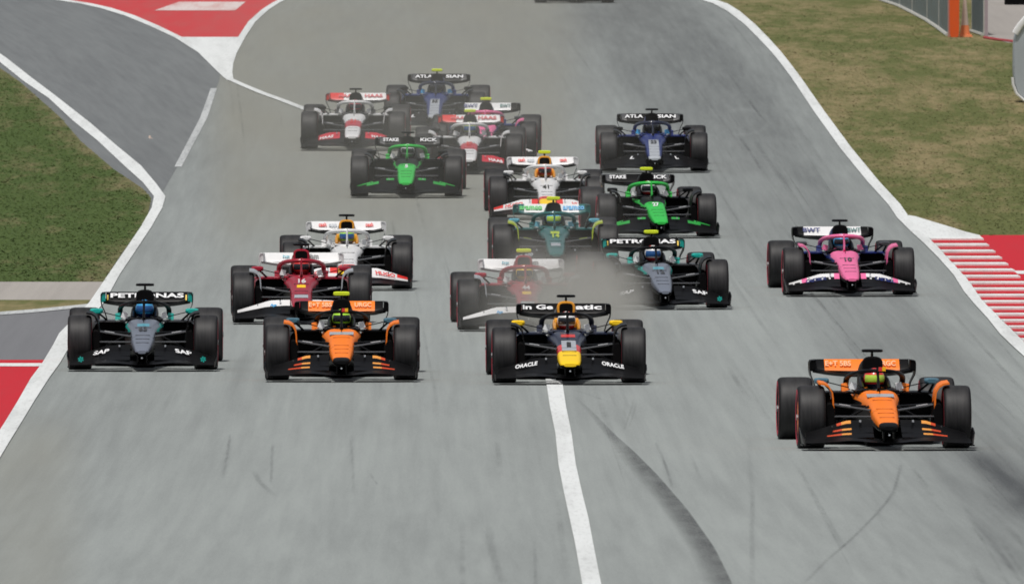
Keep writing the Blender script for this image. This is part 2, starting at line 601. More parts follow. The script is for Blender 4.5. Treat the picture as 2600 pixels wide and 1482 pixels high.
for pts, w_, st in [([(2290, 1170), (2270, 1250), (2230, 1300), (2160, 1370), (2100, 1420), (2040, 1482)], 0.02, 0.5),
                    ([(585, 1100), (578, 1150), (566, 1215)], 0.02, 0.5), ([(693, 1120), (690, 1170), (688, 1230)], 0.02, 0.45),
                    ([(890, 1100), (896, 1180), (898, 1260)], 0.02, 0.3), ([(642, 1190), (660, 1225), (700, 1260)], 0.04, 0.35),
                    ([(940, 1200), (950, 1220), (962, 1232)], 0.02, 0.5), ([(1664, 1120), (1690, 1180), (1710, 1245)], 0.02, 0.55), ([(1612, 1010), (1582, 1100)], 0.02, 0.4), ([(1618, 1015), (1598, 1085)], 0.02, 0.35),
                    ([(1560, 1025), (1490, 1000), (1440, 985)], 0.03, 0.2), ([(1240, 1330), (1250, 1400), (1262, 1440), (1285, 1490)], 0.05, 0.3),
                    ([(1905, 1180), (1912, 1260), (1908, 1340), (1912, 1500)], 0.03, 0.3), ([(2370, 1270), (2385, 1290), (2400, 1300)], 0.03, 0.4), ([(2540, 1370), (2600, 1460), (2640, 1500)], 0.03, 0.35),
                    ([(2520, 1370), (2580, 1460), (2610, 1500)], 0.03, 0.3)]:
    mark(pts, w_, st * 0.48)
mr_ = random.Random(21)
for k_ in range(150):     # racing line scratches, denser on the right
    y0_ = mr_.uniform(20, 1400); ln_ = mr_.uniform(40, 260)
    cx0 = float(edge(cen, np.array([y0_]))[0]); dx_ = float(edge(cen, np.array([y0_ + ln_]))[0]) - cx0
    if mr_.random() < 0.6: off = mr_.gauss(0, 170); f_ = 1.0
    else: off = mr_.uniform(-1500, 150); f_ = max(0.0, 1 + off / 1400)
    a_ = cx0 + off
    mark([(a_, y0_), (a_ + dx_ * f_ * 0.5 + mr_.uniform(-5, 5), y0_ + ln_ / 2), (a_ + dx_ * f_, y0_ + ln_)], mr_.uniform(0.012, 0.05), mr_.uniform(0.05, 0.22))
sk = MB(); sst = []
_ys = np.linspace(996, 1600, 120)
_r = edge(er, _ys); _k = np.ones(9) / 9
_r = np.concatenate([_r[:4], np.convolve(_r, _k, 'valid'), _r[-4:]])
_w = np.interp(_ys, [996, 1100, 1180, 1300, 1600], [10, 34, 74, 84, 98])
vs = []
for y_, r_, w__ in zip(_ys, _r, _w):
    for t_, a_ in ((0, 0), (0.05, 1), (0.25, 0.95), (0.5, 0.65), (0.82, 0)):
        X_, Y_ = P(r_ - w__ * t_, y_)
        vs.append((X_, Y_, float(gz(Y_)) + 0.0030)); sst.append(0.58 * a_ * float(np.clip((y_ - 996) / 170, 0, 1)))
sk.add(vs, [(5 * i_ + j, 5 * i_ + j + 1, 5 * i_ + j + 6, 5 * i_ + j + 5) for i_ in range(119) for j in range(4)])
so_ = sk.build('asphalt_seam', marks_mat('dark_asphalt_seam', 0.60, 0.72), smooth=False)
at = so_.data.attributes.new('strength', 'FLOAT', 'POINT'); at.data.foreach_set('value', np.array(sst, np.float32))
tag(so_, kind='structure')
mo_ = mk.build('tyre_marks', marks_mat(), smooth=False)
at = mo_.data.attributes.new('strength', 'FLOAT', 'POINT'); at.data.foreach_set('value', np.array(mst, np.float32))
tag(mo_, kind='structure')

# pit exit road on the left
pit_R = [(150, -40), (165, 0), (219, 9), (269, 20), (329, 39), (391, 65), (454, 95), (513, 133), (560, 180), (557, 205), (545, 232), (510, 300), (450, 424), (410, 492), (396, 540)]
sheet('pit_road', [(-700, -40), (-700, 540)], pit_R, 0.004, M_PIT, nx=3)
# left grass, its concrete edging, the service apron
gl_R = [(-90, 120), (0, 174), (50, 208), (152, 298), (206, 360), (288, 430), (363, 480), (384, 504), (376, 545), (350, 590), (312, 640), (272, 700), (262, 716)]
grassL = sheet('grass_verge', [(-900, 120), (-900, 716)], gl_R, 0.008, M_GRASS, nx=24, step=6)
LL = [(391, 500), (385, 529), (357, 578), (315, 640), (275, 698), (250, 735), (226, 770), (150, 848), (135, 877), (108, 922), (78, 962), (46, 1018), (12, 1074), (-22, 1126), (-52, 1170), (-250, 1482), (-330, 1600)]
LR = [(420, 500), (412, 529), (384, 578), (343, 640), (304, 698), (284, 735), (264, 770), (196, 848), (179, 877), (153, 922), (124, 962), (88, 1018), (54, 1074), (22, 1126), (-4, 1170), (-190, 1482), (-260, 1600)]
LM = [((a[0] + b[0]) / 2, a[1]) for a, b in zip(LL, LR)]
sheet('concrete_strip', [(-900, 716), (-900, 762)], LM, 0.006, M_CONC, y0=716, y1=762)
apron_y = sheet('apron_grass', [(-900, 762), (-900, 796)], [(230, 762), (215, 779), (20, 796)], 0.007, M_DRY, nx=6)
sheet('service_apron', [(-900, 790), (-900, 914)], LM, 0.0035, M_APRON, y0=768, y1=914)
mb = MB()   # thin pale line between grass and apron, running across
pts = [(-300, 803), (0, 797), (80, 791), (193, 780), (232, 776)]
for a, b in zip(pts[:-1], pts[1:]):
    q = [P(a[0], a[1] - 4), P(b[0], b[1] - 4), P(b[0], b[1] + 4), P(a[0], a[1] + 4)]
    mb.add([(u[0], u[1], float(gz(u[1])) + 0.012) for u in q], [(0, 1, 2, 3)])
tag(mb.build('apron_line', M_LINE2, smooth=False), kind='structure')
# red painted run-off at lower left with its thin white line
sheet('painted_runoff', [(-900, 914), (-900, 1482)], LM, 0.006, M_RED, y0=914, y1=1482)
sheet('runoff_line', [(-900, 923), (-900, 931)], LM, 0.010, M_LINE, y0=923, y1=931)
# white edge line, upper and lower leg
sheet('left_edge_line', LL, LR, 0.014, M_LINE)
UR = [(-60, 95), (18, 150), (70, 191), (144, 247), (231, 315), (297, 372), (358, 422), (396, 467), (420, 500)]
UL = [(-88, 95), (-12, 150), (62, 209), (124, 251), (185, 308), (247, 358), (313, 420), (363, 465), (391, 500)]
sheet('pit_edge_line', UL, UR, 0.014, M_LINE)
# gore: red panel, white nose, the two lines that bound it
BC = [(20, -40), (150, 0), (219, 11), (269, 22), (329, 41), (391, 67), (454, 97), (513, 135), (560, 182), (579, 200), (614, 216), (667, 238), (720, 257), (776, 279), (860, 312), (960, 352)]
BW = [(x + np.interp(y, [0, 40, 100, 200, 230, 350], [17, 13, 10, 9, 11, 11]), y) for x, y in BC]
BL = [(x - np.interp(y, [0, 40, 100, 200, 230, 350], [17, 13, 10, 9, 11, 11]), y) for x, y in BC]
CC = [(770, -40), (717, 0), (701, 8), (673, 26), (639, 57), (614, 95), (592, 136), (583, 163), (581, 185), (584, 205)]
sheet('gore_paint', BC, CC, 0.006, M_REDF, y0=-40, y1=95)
sheet('gore_tip', BC, CC, 0.0065, M_LINE, y0=95, y1=203)
sheet('gore_panel', [(455, 6), (392, 28)], [(624, 6), (597, 28)], 0.011, M_PANEL)
sheet('pit_exit_line', BL, BW, 0.014, M_LINE)
sheet('gore_edge_line', [(x - 9, y) for x, y in CC], [(x + 9, y) for x, y in CC], 0.012, M_LINE)
# short broken line between pit road and track
sheet('broken_line', [(535, 225), (508, 300), (443, 424)], [(551, 225), (526, 300), (461, 424)], 0.006, M_LINE2)
# centre line that starts beneath the dark blue car
sheet('pit_lane_line', [(1352, 820), (1372, 900), (1387, 972), (1396, 1032), (1410, 1100), (1418, 1180), (1432, 1252), (1446, 1316), (1460, 1380), (1478, 1482), (1500, 1600)],
      [(1388, 820), (1410, 900), (1428, 972), (1437, 1032), (1451, 1100), (1462, 1180), (1478, 1252), (1494, 1316), (1506, 1380), (1526, 1482), (1550, 1600)], 0.012, M_LINE)
# right edge line and the white lead in of the kerb
DL = [(1650, -40), (1775, 0), (1812, 11), (1847, 30), (1890, 63), (1931, 104), (1959, 134), (1982, 162), (2007, 195), (2067, 285), (2133, 377), (2203, 463), (2255, 520), (2278, 554), (2312, 588), (2346, 619), (2383, 656), (2422, 700), (2448, 742), (2474, 773), (2508, 810), (2539, 849), (2571, 880), (2600, 906), (2850, 1110), (3300, 1482)]
DR = [(1690, -40), (1815, 0), (1848, 11), (1878, 30), (1917, 63), (1957, 104), (1984, 134), (2006, 162), (2031, 195), (2094, 285), (2162, 377), (2233, 463), (2286, 520), (2306, 549)]
grassR = sheet('grass_field', [(x + 10, y) for x, y in DL if y < 700], [(3700, -40), (3700, 700)], 0.008, M_DRY, y0=-40, y1=600, nx=40, step=6)
sheet('right_edge_line', DL, DR, 0.014, M_LINE, y0=-40, y1=548)
KLt = [(2302, 547), (2363, 611), (2379, 626), (2394, 643), (2409, 660), (2425, 676), (2439, 692), (2453, 707), (2469, 728), (2491, 761), (2507, 778), (2526, 796), (2542, 814), (2560, 830), (2576, 846), (2592, 862), (2900, 1150), (3260, 1482)]
KRt = [(2302, 547), (2323, 550), (2362, 562), (2409, 576), (2450, 589), (2487, 598), (2492, 604), (2504, 620), (2521, 637), (2538, 653), (2554, 670), (2572, 686), (2588, 705), (2620, 735), (2700, 810), (3000, 1100), (3500, 1482)]
sheet('kerb_border', DL, [(a, b) for a, b in KLt], 0.014, M_LINE, y0=548, y1=1482)
sheet('kerb_apron', DL, KRt, 0.010, M_LINE, y0=548, y1=606)
sheet('kerb_bed', KLt, KRt, 0.009, M_KWHITE, y0=606, y1=1482)
# saw-tooth kerb: every tooth a low wedge, red and white in turn
kb = MB()
ys_k = [603 + 16.05 * i for i in range(0, 54)]
for i, y in enumerate(ys_k):
    for (ya, yb, mi, h) in ((y, y + 8.6, 1, 0.028), (y + 8.6, y + 16.05, 0, 0.016)):
        if mi == 1 and i == 0:
            pass
        ring = []
        for yy, hh in ((ya, 0.012), (yb, h + 0.012)):
            for xx in (xy(KLt, yy), xy(KRt, yy)):
                q = P(xx, yy)
                ring.append((q[0], q[1], float(gz(q[1])) + hh))
        a, b, c_, d = ring
        gnd = [(p_[0], p_[1], float(gz(p_[1])) + 0.0095) for p_ in (c_, d)]
        kb.add([a, b, d, c_, gnd[0], gnd[1]], [(0, 1, 2, 3), (3, 2, 5, 4), (0, 3, 4), (1, 5, 2)], [mi, mi, mi, mi])
ko = kb.build('kerb', [M_KRED, M_KWHITE], smooth=False)
tag(ko, kind='structure')
# red run-off to the right of the kerb
sheet('kerb_runoff', KRt, [(3900, 597), (3900, 1482)], 0.0085, M_RED, y0=598, y1=1482, nx=3)
sheet('kerb_runoff_line', [(2572, 689), (2580, 697)], [(3900, 689), (3900, 697)], 0.013, M_LINE)
# pale gravel beyond the fence at upper right
sheet('gravel_area', [(2500, -40), (2500, 96), (2560, 110)], [(4000, -40), (4000, 110)], 0.012, M_GRAV)

# grass blades, as one mass each side
def blades(name, label, inside, xr, yr, count, mat, hgt, dryf):
    rs = np.random.RandomState(3)
    ax = rs.uniform(xr[0], xr[1], count); ay = rs.uniform(yr[0], yr[1], count)
    Yw = np.interp(ay, _YS, _D)
    Xw = (ax - W / 2) / F * Yw
    keep = inside(ax, ay)
    Xw, Yw, ax, ay = Xw[keep], Yw[keep], ax[keep], ay[keep]
    n = len(Xw)
    ang = rs.uniform(0, 2 * np.pi, n)
    w = rs.uniform(0.012, 0.035, n); h = rs.uniform(0.4, 1.0, n) * hgt
    lx = rs.normal(0, 0.03, n); ly = rs.normal(0, 0.05, n)
    z = gz(Yw) + 0.006
    a = np.stack([Xw - w * np.cos(ang), Yw - w * np.sin(ang), z], -1)
    b = np.stack([Xw + w * np.cos(ang), Yw + w * np.sin(ang), z], -1)
    c = np.stack([Xw + lx, Yw + ly, z + h], -1)
    co = np.stack([a, b, c], 1).reshape(-1, 3)
    me = bpy.data.meshes.new(name)
    me.vertices.add(len(co)); me.vertices.foreach_set('co', co.ravel())
    me.loops.add(3 * n); me.loops.foreach_set('vertex_index', np.arange(3 * n))
    me.polygons.add(n); me.polygons.foreach_set('loop_start', np.arange(n) * 3)
    me.update(calc_edges=True)
    me.materials.append(mat)
    at = me.attributes.new('dry', 'FLOAT', 'POINT')
    at.data.foreach_set('value', np.repeat(dryf(ax, ay) + rs.normal(0, 0.18, n), 3).astype(np.float32))
    o = bpy.data.objects.new(name, me); COL.objects.link(o)
    tag(o, label, 'grass', None, 'stuff')

def dry_left(ax, ay):
    e = edge(gl_R, ay)
    return 0.75 * np.exp(-((e - ax) / 70.0)) + 0.35 * sm((230 - ay) / 60) - 0.12
def dry_right(ax, ay):
    return -0.3 * sm((ax - 2300) / 250) * sm((ay - 330) / 150) - 0.25 * np.exp(-(((ax - 2560) / 60) ** 2 + ((ay - 190) / 50) ** 2))
for ob, fn in ((grassL, dry_left), (grassR, dry_right)):
    co = np.zeros(len(ob.data.vertices) * 3); ob.data.vertices.foreach_get('co', co); co = co.reshape(-1, 3)
    qx, qy = unproj(co[:, 0], co[:, 1])
    at = ob.data.attributes.new('dry', 'FLOAT', 'POINT'); at.data.foreach_set('value', fn(qx, qy).astype(np.float32))
blades('grass', 'short green grass on the verge left of the pit exit line', lambda x, y: x < edge(gl_R, y) + 5 * np.sin(y * 1.7) - 3, (-260, 392), (130, 716), 50000, M_GBL, 0.020, dry_left)
gr_top = [(x, y) for x, y in KRt if y <= 604] + [(2560, 598), (3400, 598)]
def in_right(x, y):
    lim = np.interp(x, [t[0] for t in gr_top], [t[1] for t in gr_top])
    return (x > edge(DR, y) - 2 + 5 * np.sin(y * 1.3)) & (y < lim - 2) & ~((x > 2495) & (y < 112))
blades('grass', 'dry olive brown grass right of the track edge line', in_right, (1800, 2900), (6, 600), 60000, M_DBL, 0.017, dry_right)

# ------------------------------------------------------------------ liveries
def C(name, col, **k):
    return paint(name, col, **k)
ORANGE = C('orange_paint', (0.95, 0.215, 0.010), rough=0.45, coat=0.1, dirt=0.03, spec=0.3)
SILVER = C('silver_blue_paint', (0.185, 0.21, 0.265), rough=0.35, metal=0.15)
TEAL = C('teal_paint', (0.0, 0.42, 0.36))
NAVY = C('navy_paint', (0.008, 0.014, 0.045))
YEL = C('yellow_paint', (0.97, 0.62, 0.004), rough=0.45, coat=0.1, dirt=0.03)
REDP = C('bright_red_paint', (0.75, 0.035, 0.03))
MAROON = C('dark_red_paint', (0.36, 0.006, 0.026), coat=0.2, dirt=0.05)
GREEN = C('bright_green_paint', (0.025, 0.52, 0.065), rough=0.4, coat=0.1, dirt=0.04)
PINK = C('pink_paint', (0.86, 0.165, 0.37), rough=0.4, coat=0.15, dirt=0.05)
BLUE = C('blue_paint', (0.004, 0.018, 0.155), coat=0.2, dirt=0.04)
AGREEN = C('racing_green_paint', (0.008, 0.125, 0.12))
LIME = C('lime_paint', (0.5, 0.62, 0.03))
HRED = C('crimson_paint', (0.55, 0.012, 0.035))
GREY = C('light_grey_paint', (0.45, 0.48, 0.52))
AMBER = C('amber_paint', (0.85, 0.36, 0.02))
CYAN = C('cyan_paint', (0.12, 0.40, 0.50))
SKYB = C('sky_blue_paint', (0.04, 0.38, 0.75))
FLUO = C('fluorescent_helmet', (0.45, 0.85, 0.04))
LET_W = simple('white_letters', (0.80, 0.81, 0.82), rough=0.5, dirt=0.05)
STR_R = C('stripe_red', (0.62, 0.07, 0.02), coat=0.0)
STR_A = C('stripe_amber', (0.80, 0.33, 0.06), coat=0.0)
LET_O = simple('pale_orange_letters', (0.95, 0.46, 0.22), rough=0.5, dirt=0.05)
LET_K = simple('black_letters', (0.02, 0.02, 0.02), rough=0.5)

TEAMS = {
 'teal': dict(tipw=0.74, nose=[(-0.2, SILVER), (0.55, SILVER), (9, SILVER)], side=BLACK, edge=TEAL, halo=BLACK, hoop=BLACK, hooptop=GREY, mirror=TEAL, pod=BLACK, podtop=DARKG, fair=None,
      flaps=[BLACK, BLACK, BLACK], rw=BLACK, rwm=BLACK, rwp=BLACK, rwtip=TEAL, cover=BLACK, rtext=[('PETRONAS', -0.0, 0.98, LET_W)], ftext=('SAP', LET_W, 0.55, 0.24), cock=LET_W,
      ntext=DARKG, nosepatch=(CYAN, 0.50, 0.13), tyre_mark=TEAL),
 'orange': dict(tipw=0.84, nose=[(-0.9, BLACK), (0.55, ORANGE), (9, ORANGE)], side=BLACK, edge=ORANGE, halo=BLACK, hoop=BLACK, hooptop=DARKG, mirror=C('slate_blue', (0.06, 0.16, 0.22)), pod=BLACK, podtop=BLACK, fair=ORANGE,
      flaps=[BLACK, BLACK, BLACK], stripes=True, rw=ORANGE, rwm=BLACK, rwp=BLACK, rwtip=BLACK, cover=BLACK, rtext=[('E+T 5BS', -0.28, 0.30, LET_O), ('URGC', 0.28, 0.22, LET_O)], ftext=None, cock=LET_W,
      nosepatch=(GREY, 0.62, 0.25), hoopmark=REDP, seam=C('burnt_orange', (0.55, 0.12, 0.01))),
 'navy': dict(nose=[(-0.42, YEL), (0.1, REDP), (9, NAVY)], side=NAVY, edge=NAVY, halo=BLACK, hoop=AMBER, hooptop=YEL, mirror=YEL, pod=NAVY, podtop=NAVY, fair=None, blunt=True,
      flaps=[BLACK, BLACK, BLACK], rw=BLACK, rwm=BLACK, rwp=BLACK, rwtip=BLACK, cover=NAVY, rtext=[('in Ge', -0.34, 0.40, LET_W), ('atic', 0.33, 0.34, LET_W)], ftext=('ORACLE', LET_W, 0.56, 0.32), cock=LET_W,
      nosepatch=(GREY, -0.05, 0.15), nosepatch2=(REDP, 0.62, 0.13), rest=AMBER),
 'red': dict(rwz=0.025, nose=[(-0.2, MAROON), (0.55, MAROON), (9, MAROON)], side=MAROON, edge=MAROON, halo=MAROON, hoop=MAROON, hooptop=MAROON, mirror=MAROON, pod=MAROON, podtop=MAROON, fair=GREY, blunt=True,
      flaps=[BLACK, BLACK, WHITE], rw=WHITE, rwm=WHITE, rwp=WHITE, rwtip=WHITE, cover=MAROON, rtext=[('hp', -0.22, 0.10, CYAN), ('ibm', 0.18, 0.14, DARKG)], ftext=('hp', SKYB, 0.40, 0.10), cock=WHITE,
      nosepatch=(YEL, 0.12, 0.10), nosepatch2=(GREY, -0.62, 0.14), ntext=WHITE),
 'white': dict(nose=[(-0.72, YEL), (-0.55, REDP), (9, WHITE)], side=WHITE, edge=WHITE, halo=WHITE, hoop=AMBER, hooptop=AMBER, mirror=WHITE, pod=NAVY, podtop=WHITE, fair=None, blunt=True,
      flaps=[BLACK, WHITE, WHITE], rw=WHITE, rwm=BLACK, rwp=WHITE, rwtip=WHITE, cover=WHITE, rtext=[('cash', -0.36, 0.12, REDP), ('app', -0.2, 0.12, GREY), ('cash', 0.36, 0.12, REDP)], ftext=('HUGO', REDP, 0.58, 0.34), cock=WHITE,
      nosepatch=None, rest=AMBER),
 'green': dict(tipw=0.98, nose=[(-0.2, GREEN), (0.45, GREEN), (9, BLACK)], side=BLACK, edge=GREEN, halo=GREEN, hoop=BLACK, hooptop=BLACK, mirror=BLACK, pod=BLACK, podtop=BLACK, fair=None,
      flaps=[BLACK, BLACK, GREEN], mottle=True, rw=BLACK, rwm=BLACK, rwp=DARKG, rwtip=BLACK, cover=BLACK, rtext=[('STAKE', -0.33, 0.28, LET_W), ('KICK', 0.34, 0.30, LET_W)], ftext=None, cock=WHITE,
      nosepatch=None, ntext=LET_W),
 'pink': dict(tipw=0.86, nose=[(-0.2, PINK), (0.55, PINK), (9, PINK)], side=BLACK, edge=BLUE, halo=PINK, hoop=BLACK, hooptop=BLACK, mirror=DARKG, pod=BLUE, podtop=BLUE, fair=PINK,
      flaps=[BLACK, BLACK, WHITE], rw=WHITE, rwm=BLACK, rwp=BLACK, rwtip=BLACK, cover=BLUE, rtext=[('BWT', -0.32, 0.26, BLUE), ('BWT', 0.33, 0.2, AGREEN)], ftext=('CASTROL', BLUE, 0.52, 0.34), cock=PINK,
      nosepatch=None, ntext=DARKG),
 'racing': dict(nose=[(-0.2, AGREEN), (0.55, AGREEN), (9, AGREEN)], side=AGREEN, edge=AGREEN, halo=AGREEN, hoop=BLACK, hooptop=BLACK, mirror=CYAN, pod=BLACK, podtop=AGREEN, fair=LIME,
      flaps=[BLACK, BLACK, BLACK], rw=WHITE, rwm=AGREEN, rwp=AGREEN, rwtip=AGREEN, cover=AGREEN, rtext=[('aramco', -0.33, 0.36, GREEN), ('aramco', 0.35, 0.34, SKYB)], ftext=('aramco', GREY, 0.5, 0.3), cock=CYAN,
      nosepatch=(GREY, -0.5, 0.12), nosepatch2=(LIME, 0.5, 0.10), ntext=LIME),
 'haas': dict(nose=[(-0.25, WHITE), (0.25, HRED), (9, WHITE)], side=DARKG, edge=DARKG, halo=WHITE, hoop=BLACK, hooptop=BLACK, mirror=BLACK, pod=BLACK, podtop=WHITE, fair=WHITE, blunt=True,
      flaps=[BLACK, BLACK, HRED], rw=WHITE, rwm=DARKG, rwp=DARKG, rwtip=REDP, cover=WHITE, rtext=[('HAAS', -0.22, 0.3, HRED), ('HAAS', 0.3, 0.34, HRED)], ftext=('HAAS', WHITE, 0.50, 0.3), cock=WHITE,
      nosepatch=None, ntext=REDP),
 'blue': dict(nose=[(-1.0, GREY), (0.5, BLUE), (9, BLUE)], side=BLUE, edge=BLUE, halo=NAVY, hoop=BLACK, hooptop=BLACK, mirror=BLACK, pod=BLUE, podtop=BLUE, fair=None,
      flaps=[BLACK, BLACK, BLACK], rw=BLACK, rwm=BLACK, rwp=DARKG, rwtip=BLACK, cover=BLUE, rtext=[('ATLA', -0.30, 0.34, LET_W), ('SIAN', 0.31, 0.34, LET_W)], ftext=('L', LET_W, 0.42, 0.09), cock=SKYB,
      nosepatch=(GREY, -0.35, 0.15), longpatch=True, ntext=DARKG),
}

# nose and monocoque profile: (y, halfwidth, z0, z1)
PROF = [(-1.18, 0.07, 0.235, 0.275), (-1.145, 0.110, 0.215, 0.292), (-1.0, 0.125, 0.205, 0.318), (-0.8, 0.136, 0.205, 0.352), (-0.6, 0.145, 0.215, 0.388), (-0.42, 0.150, 0.225, 0.420), (-0.3, 0.153, 0.232, 0.44)]
TUB = [(-0.3, 0.153, 0.232, 0.44), (-0.15, 0.157, 0.24, 0.465), (0.0, 0.163, 0.25, 0.490), (0.25, 0.172, 0.22, 0.528), (0.45, 0.185, 0.19, 0.555), (0.7, 0.212, 0.16, 0.59), (0.9, 0.235, 0.14, 0.615), (1.05, 0.248, 0.12, 0.628),
       (1.25, 0.255, 0.11, 0.632), (1.6, 0.262, 0.10, 0.632), (1.95, 0.265, 0.10, 0.632), (2.12, 0.262, 0.10, 0.64), (2.4, 0.255, 0.10, 0.62)]

def top_z(y):
    a = PROF + TUB
    return float(np.interp(y, [q[0] for q in a], [q[3] for q in a]))

def make_wheel(par, x, y, w, r, side, front, T, cover):
    """side -1 left, +1 right in the picture; the outer face looks to that side"""
    hub = MB()
    s = side
    # rim barrel and dished cover
    hub.lathe_x([(s * w * 0.40, 0.012), (s * w * 0.42, 0.06), (s * w * 0.36, 0.10), (s * w * 0.40, 0.20), (s * w * 0.44, 0.235), (s * w * 0.42, 0.243), (-s * w * 0.42, 0.243), (-s * w * 0.44, 0.235), (-s * w * 0.36, 0.20), (-s * w * 0.34, 0.02)], n=28)
    wheel = hub.build('wheel', BLACK, par, loc=(x, y, r - 0.012))
    t = MB()
    prof = [(-0.43, 0.238), (-0.485, 0.262), (-0.5, 0.295), (-0.497, 0.318), (-0.478, 0.338), (-0.43, 0.352), (-0.36, 0.3585), (-0.2, 0.3605), (0, 0.361), (0.2, 0.3605), (0.36, 0.3585), (0.43, 0.352), (0.478, 0.338), (0.497, 0.318), (0.5, 0.295), (0.485, 0.262), (0.43, 0.238)]
    prof = [(a * w, b * r / 0.361) for a, b in prof]
    mi = [0, 2, 2, 0, 0, 1, 1, 1, 1, 1, 1, 0, 0, 2, 2, 0]
    t.lathe_x(prof, n=44, mi=mi)
    # flatten the contact patch
    t.v = [(a, b, max(c, -(r - 0.012) + 0.001)) for a, b, c in t.v]
    t.build('tyre', [RUBBER, TREAD, RED_BAND], wheel)
    c = MB()
    c.lathe_x([(s * w * 0.43, 0.015), (s * w * 0.45, 0.10), (s * w * 0.455, 0.19), (s * w * 0.43, 0.228)], n=28)
    c.build('wheel_cover', cover, wheel)
    nut = MB()
    nut.tube([(s * w * 0.43, 0, 0), (s * w * 0.52, 0, 0)], 0.035, 0.035, n=8, up=(0, 0, 1))
    nut.build('wheel_nut', ALU, wheel)
    return wheel

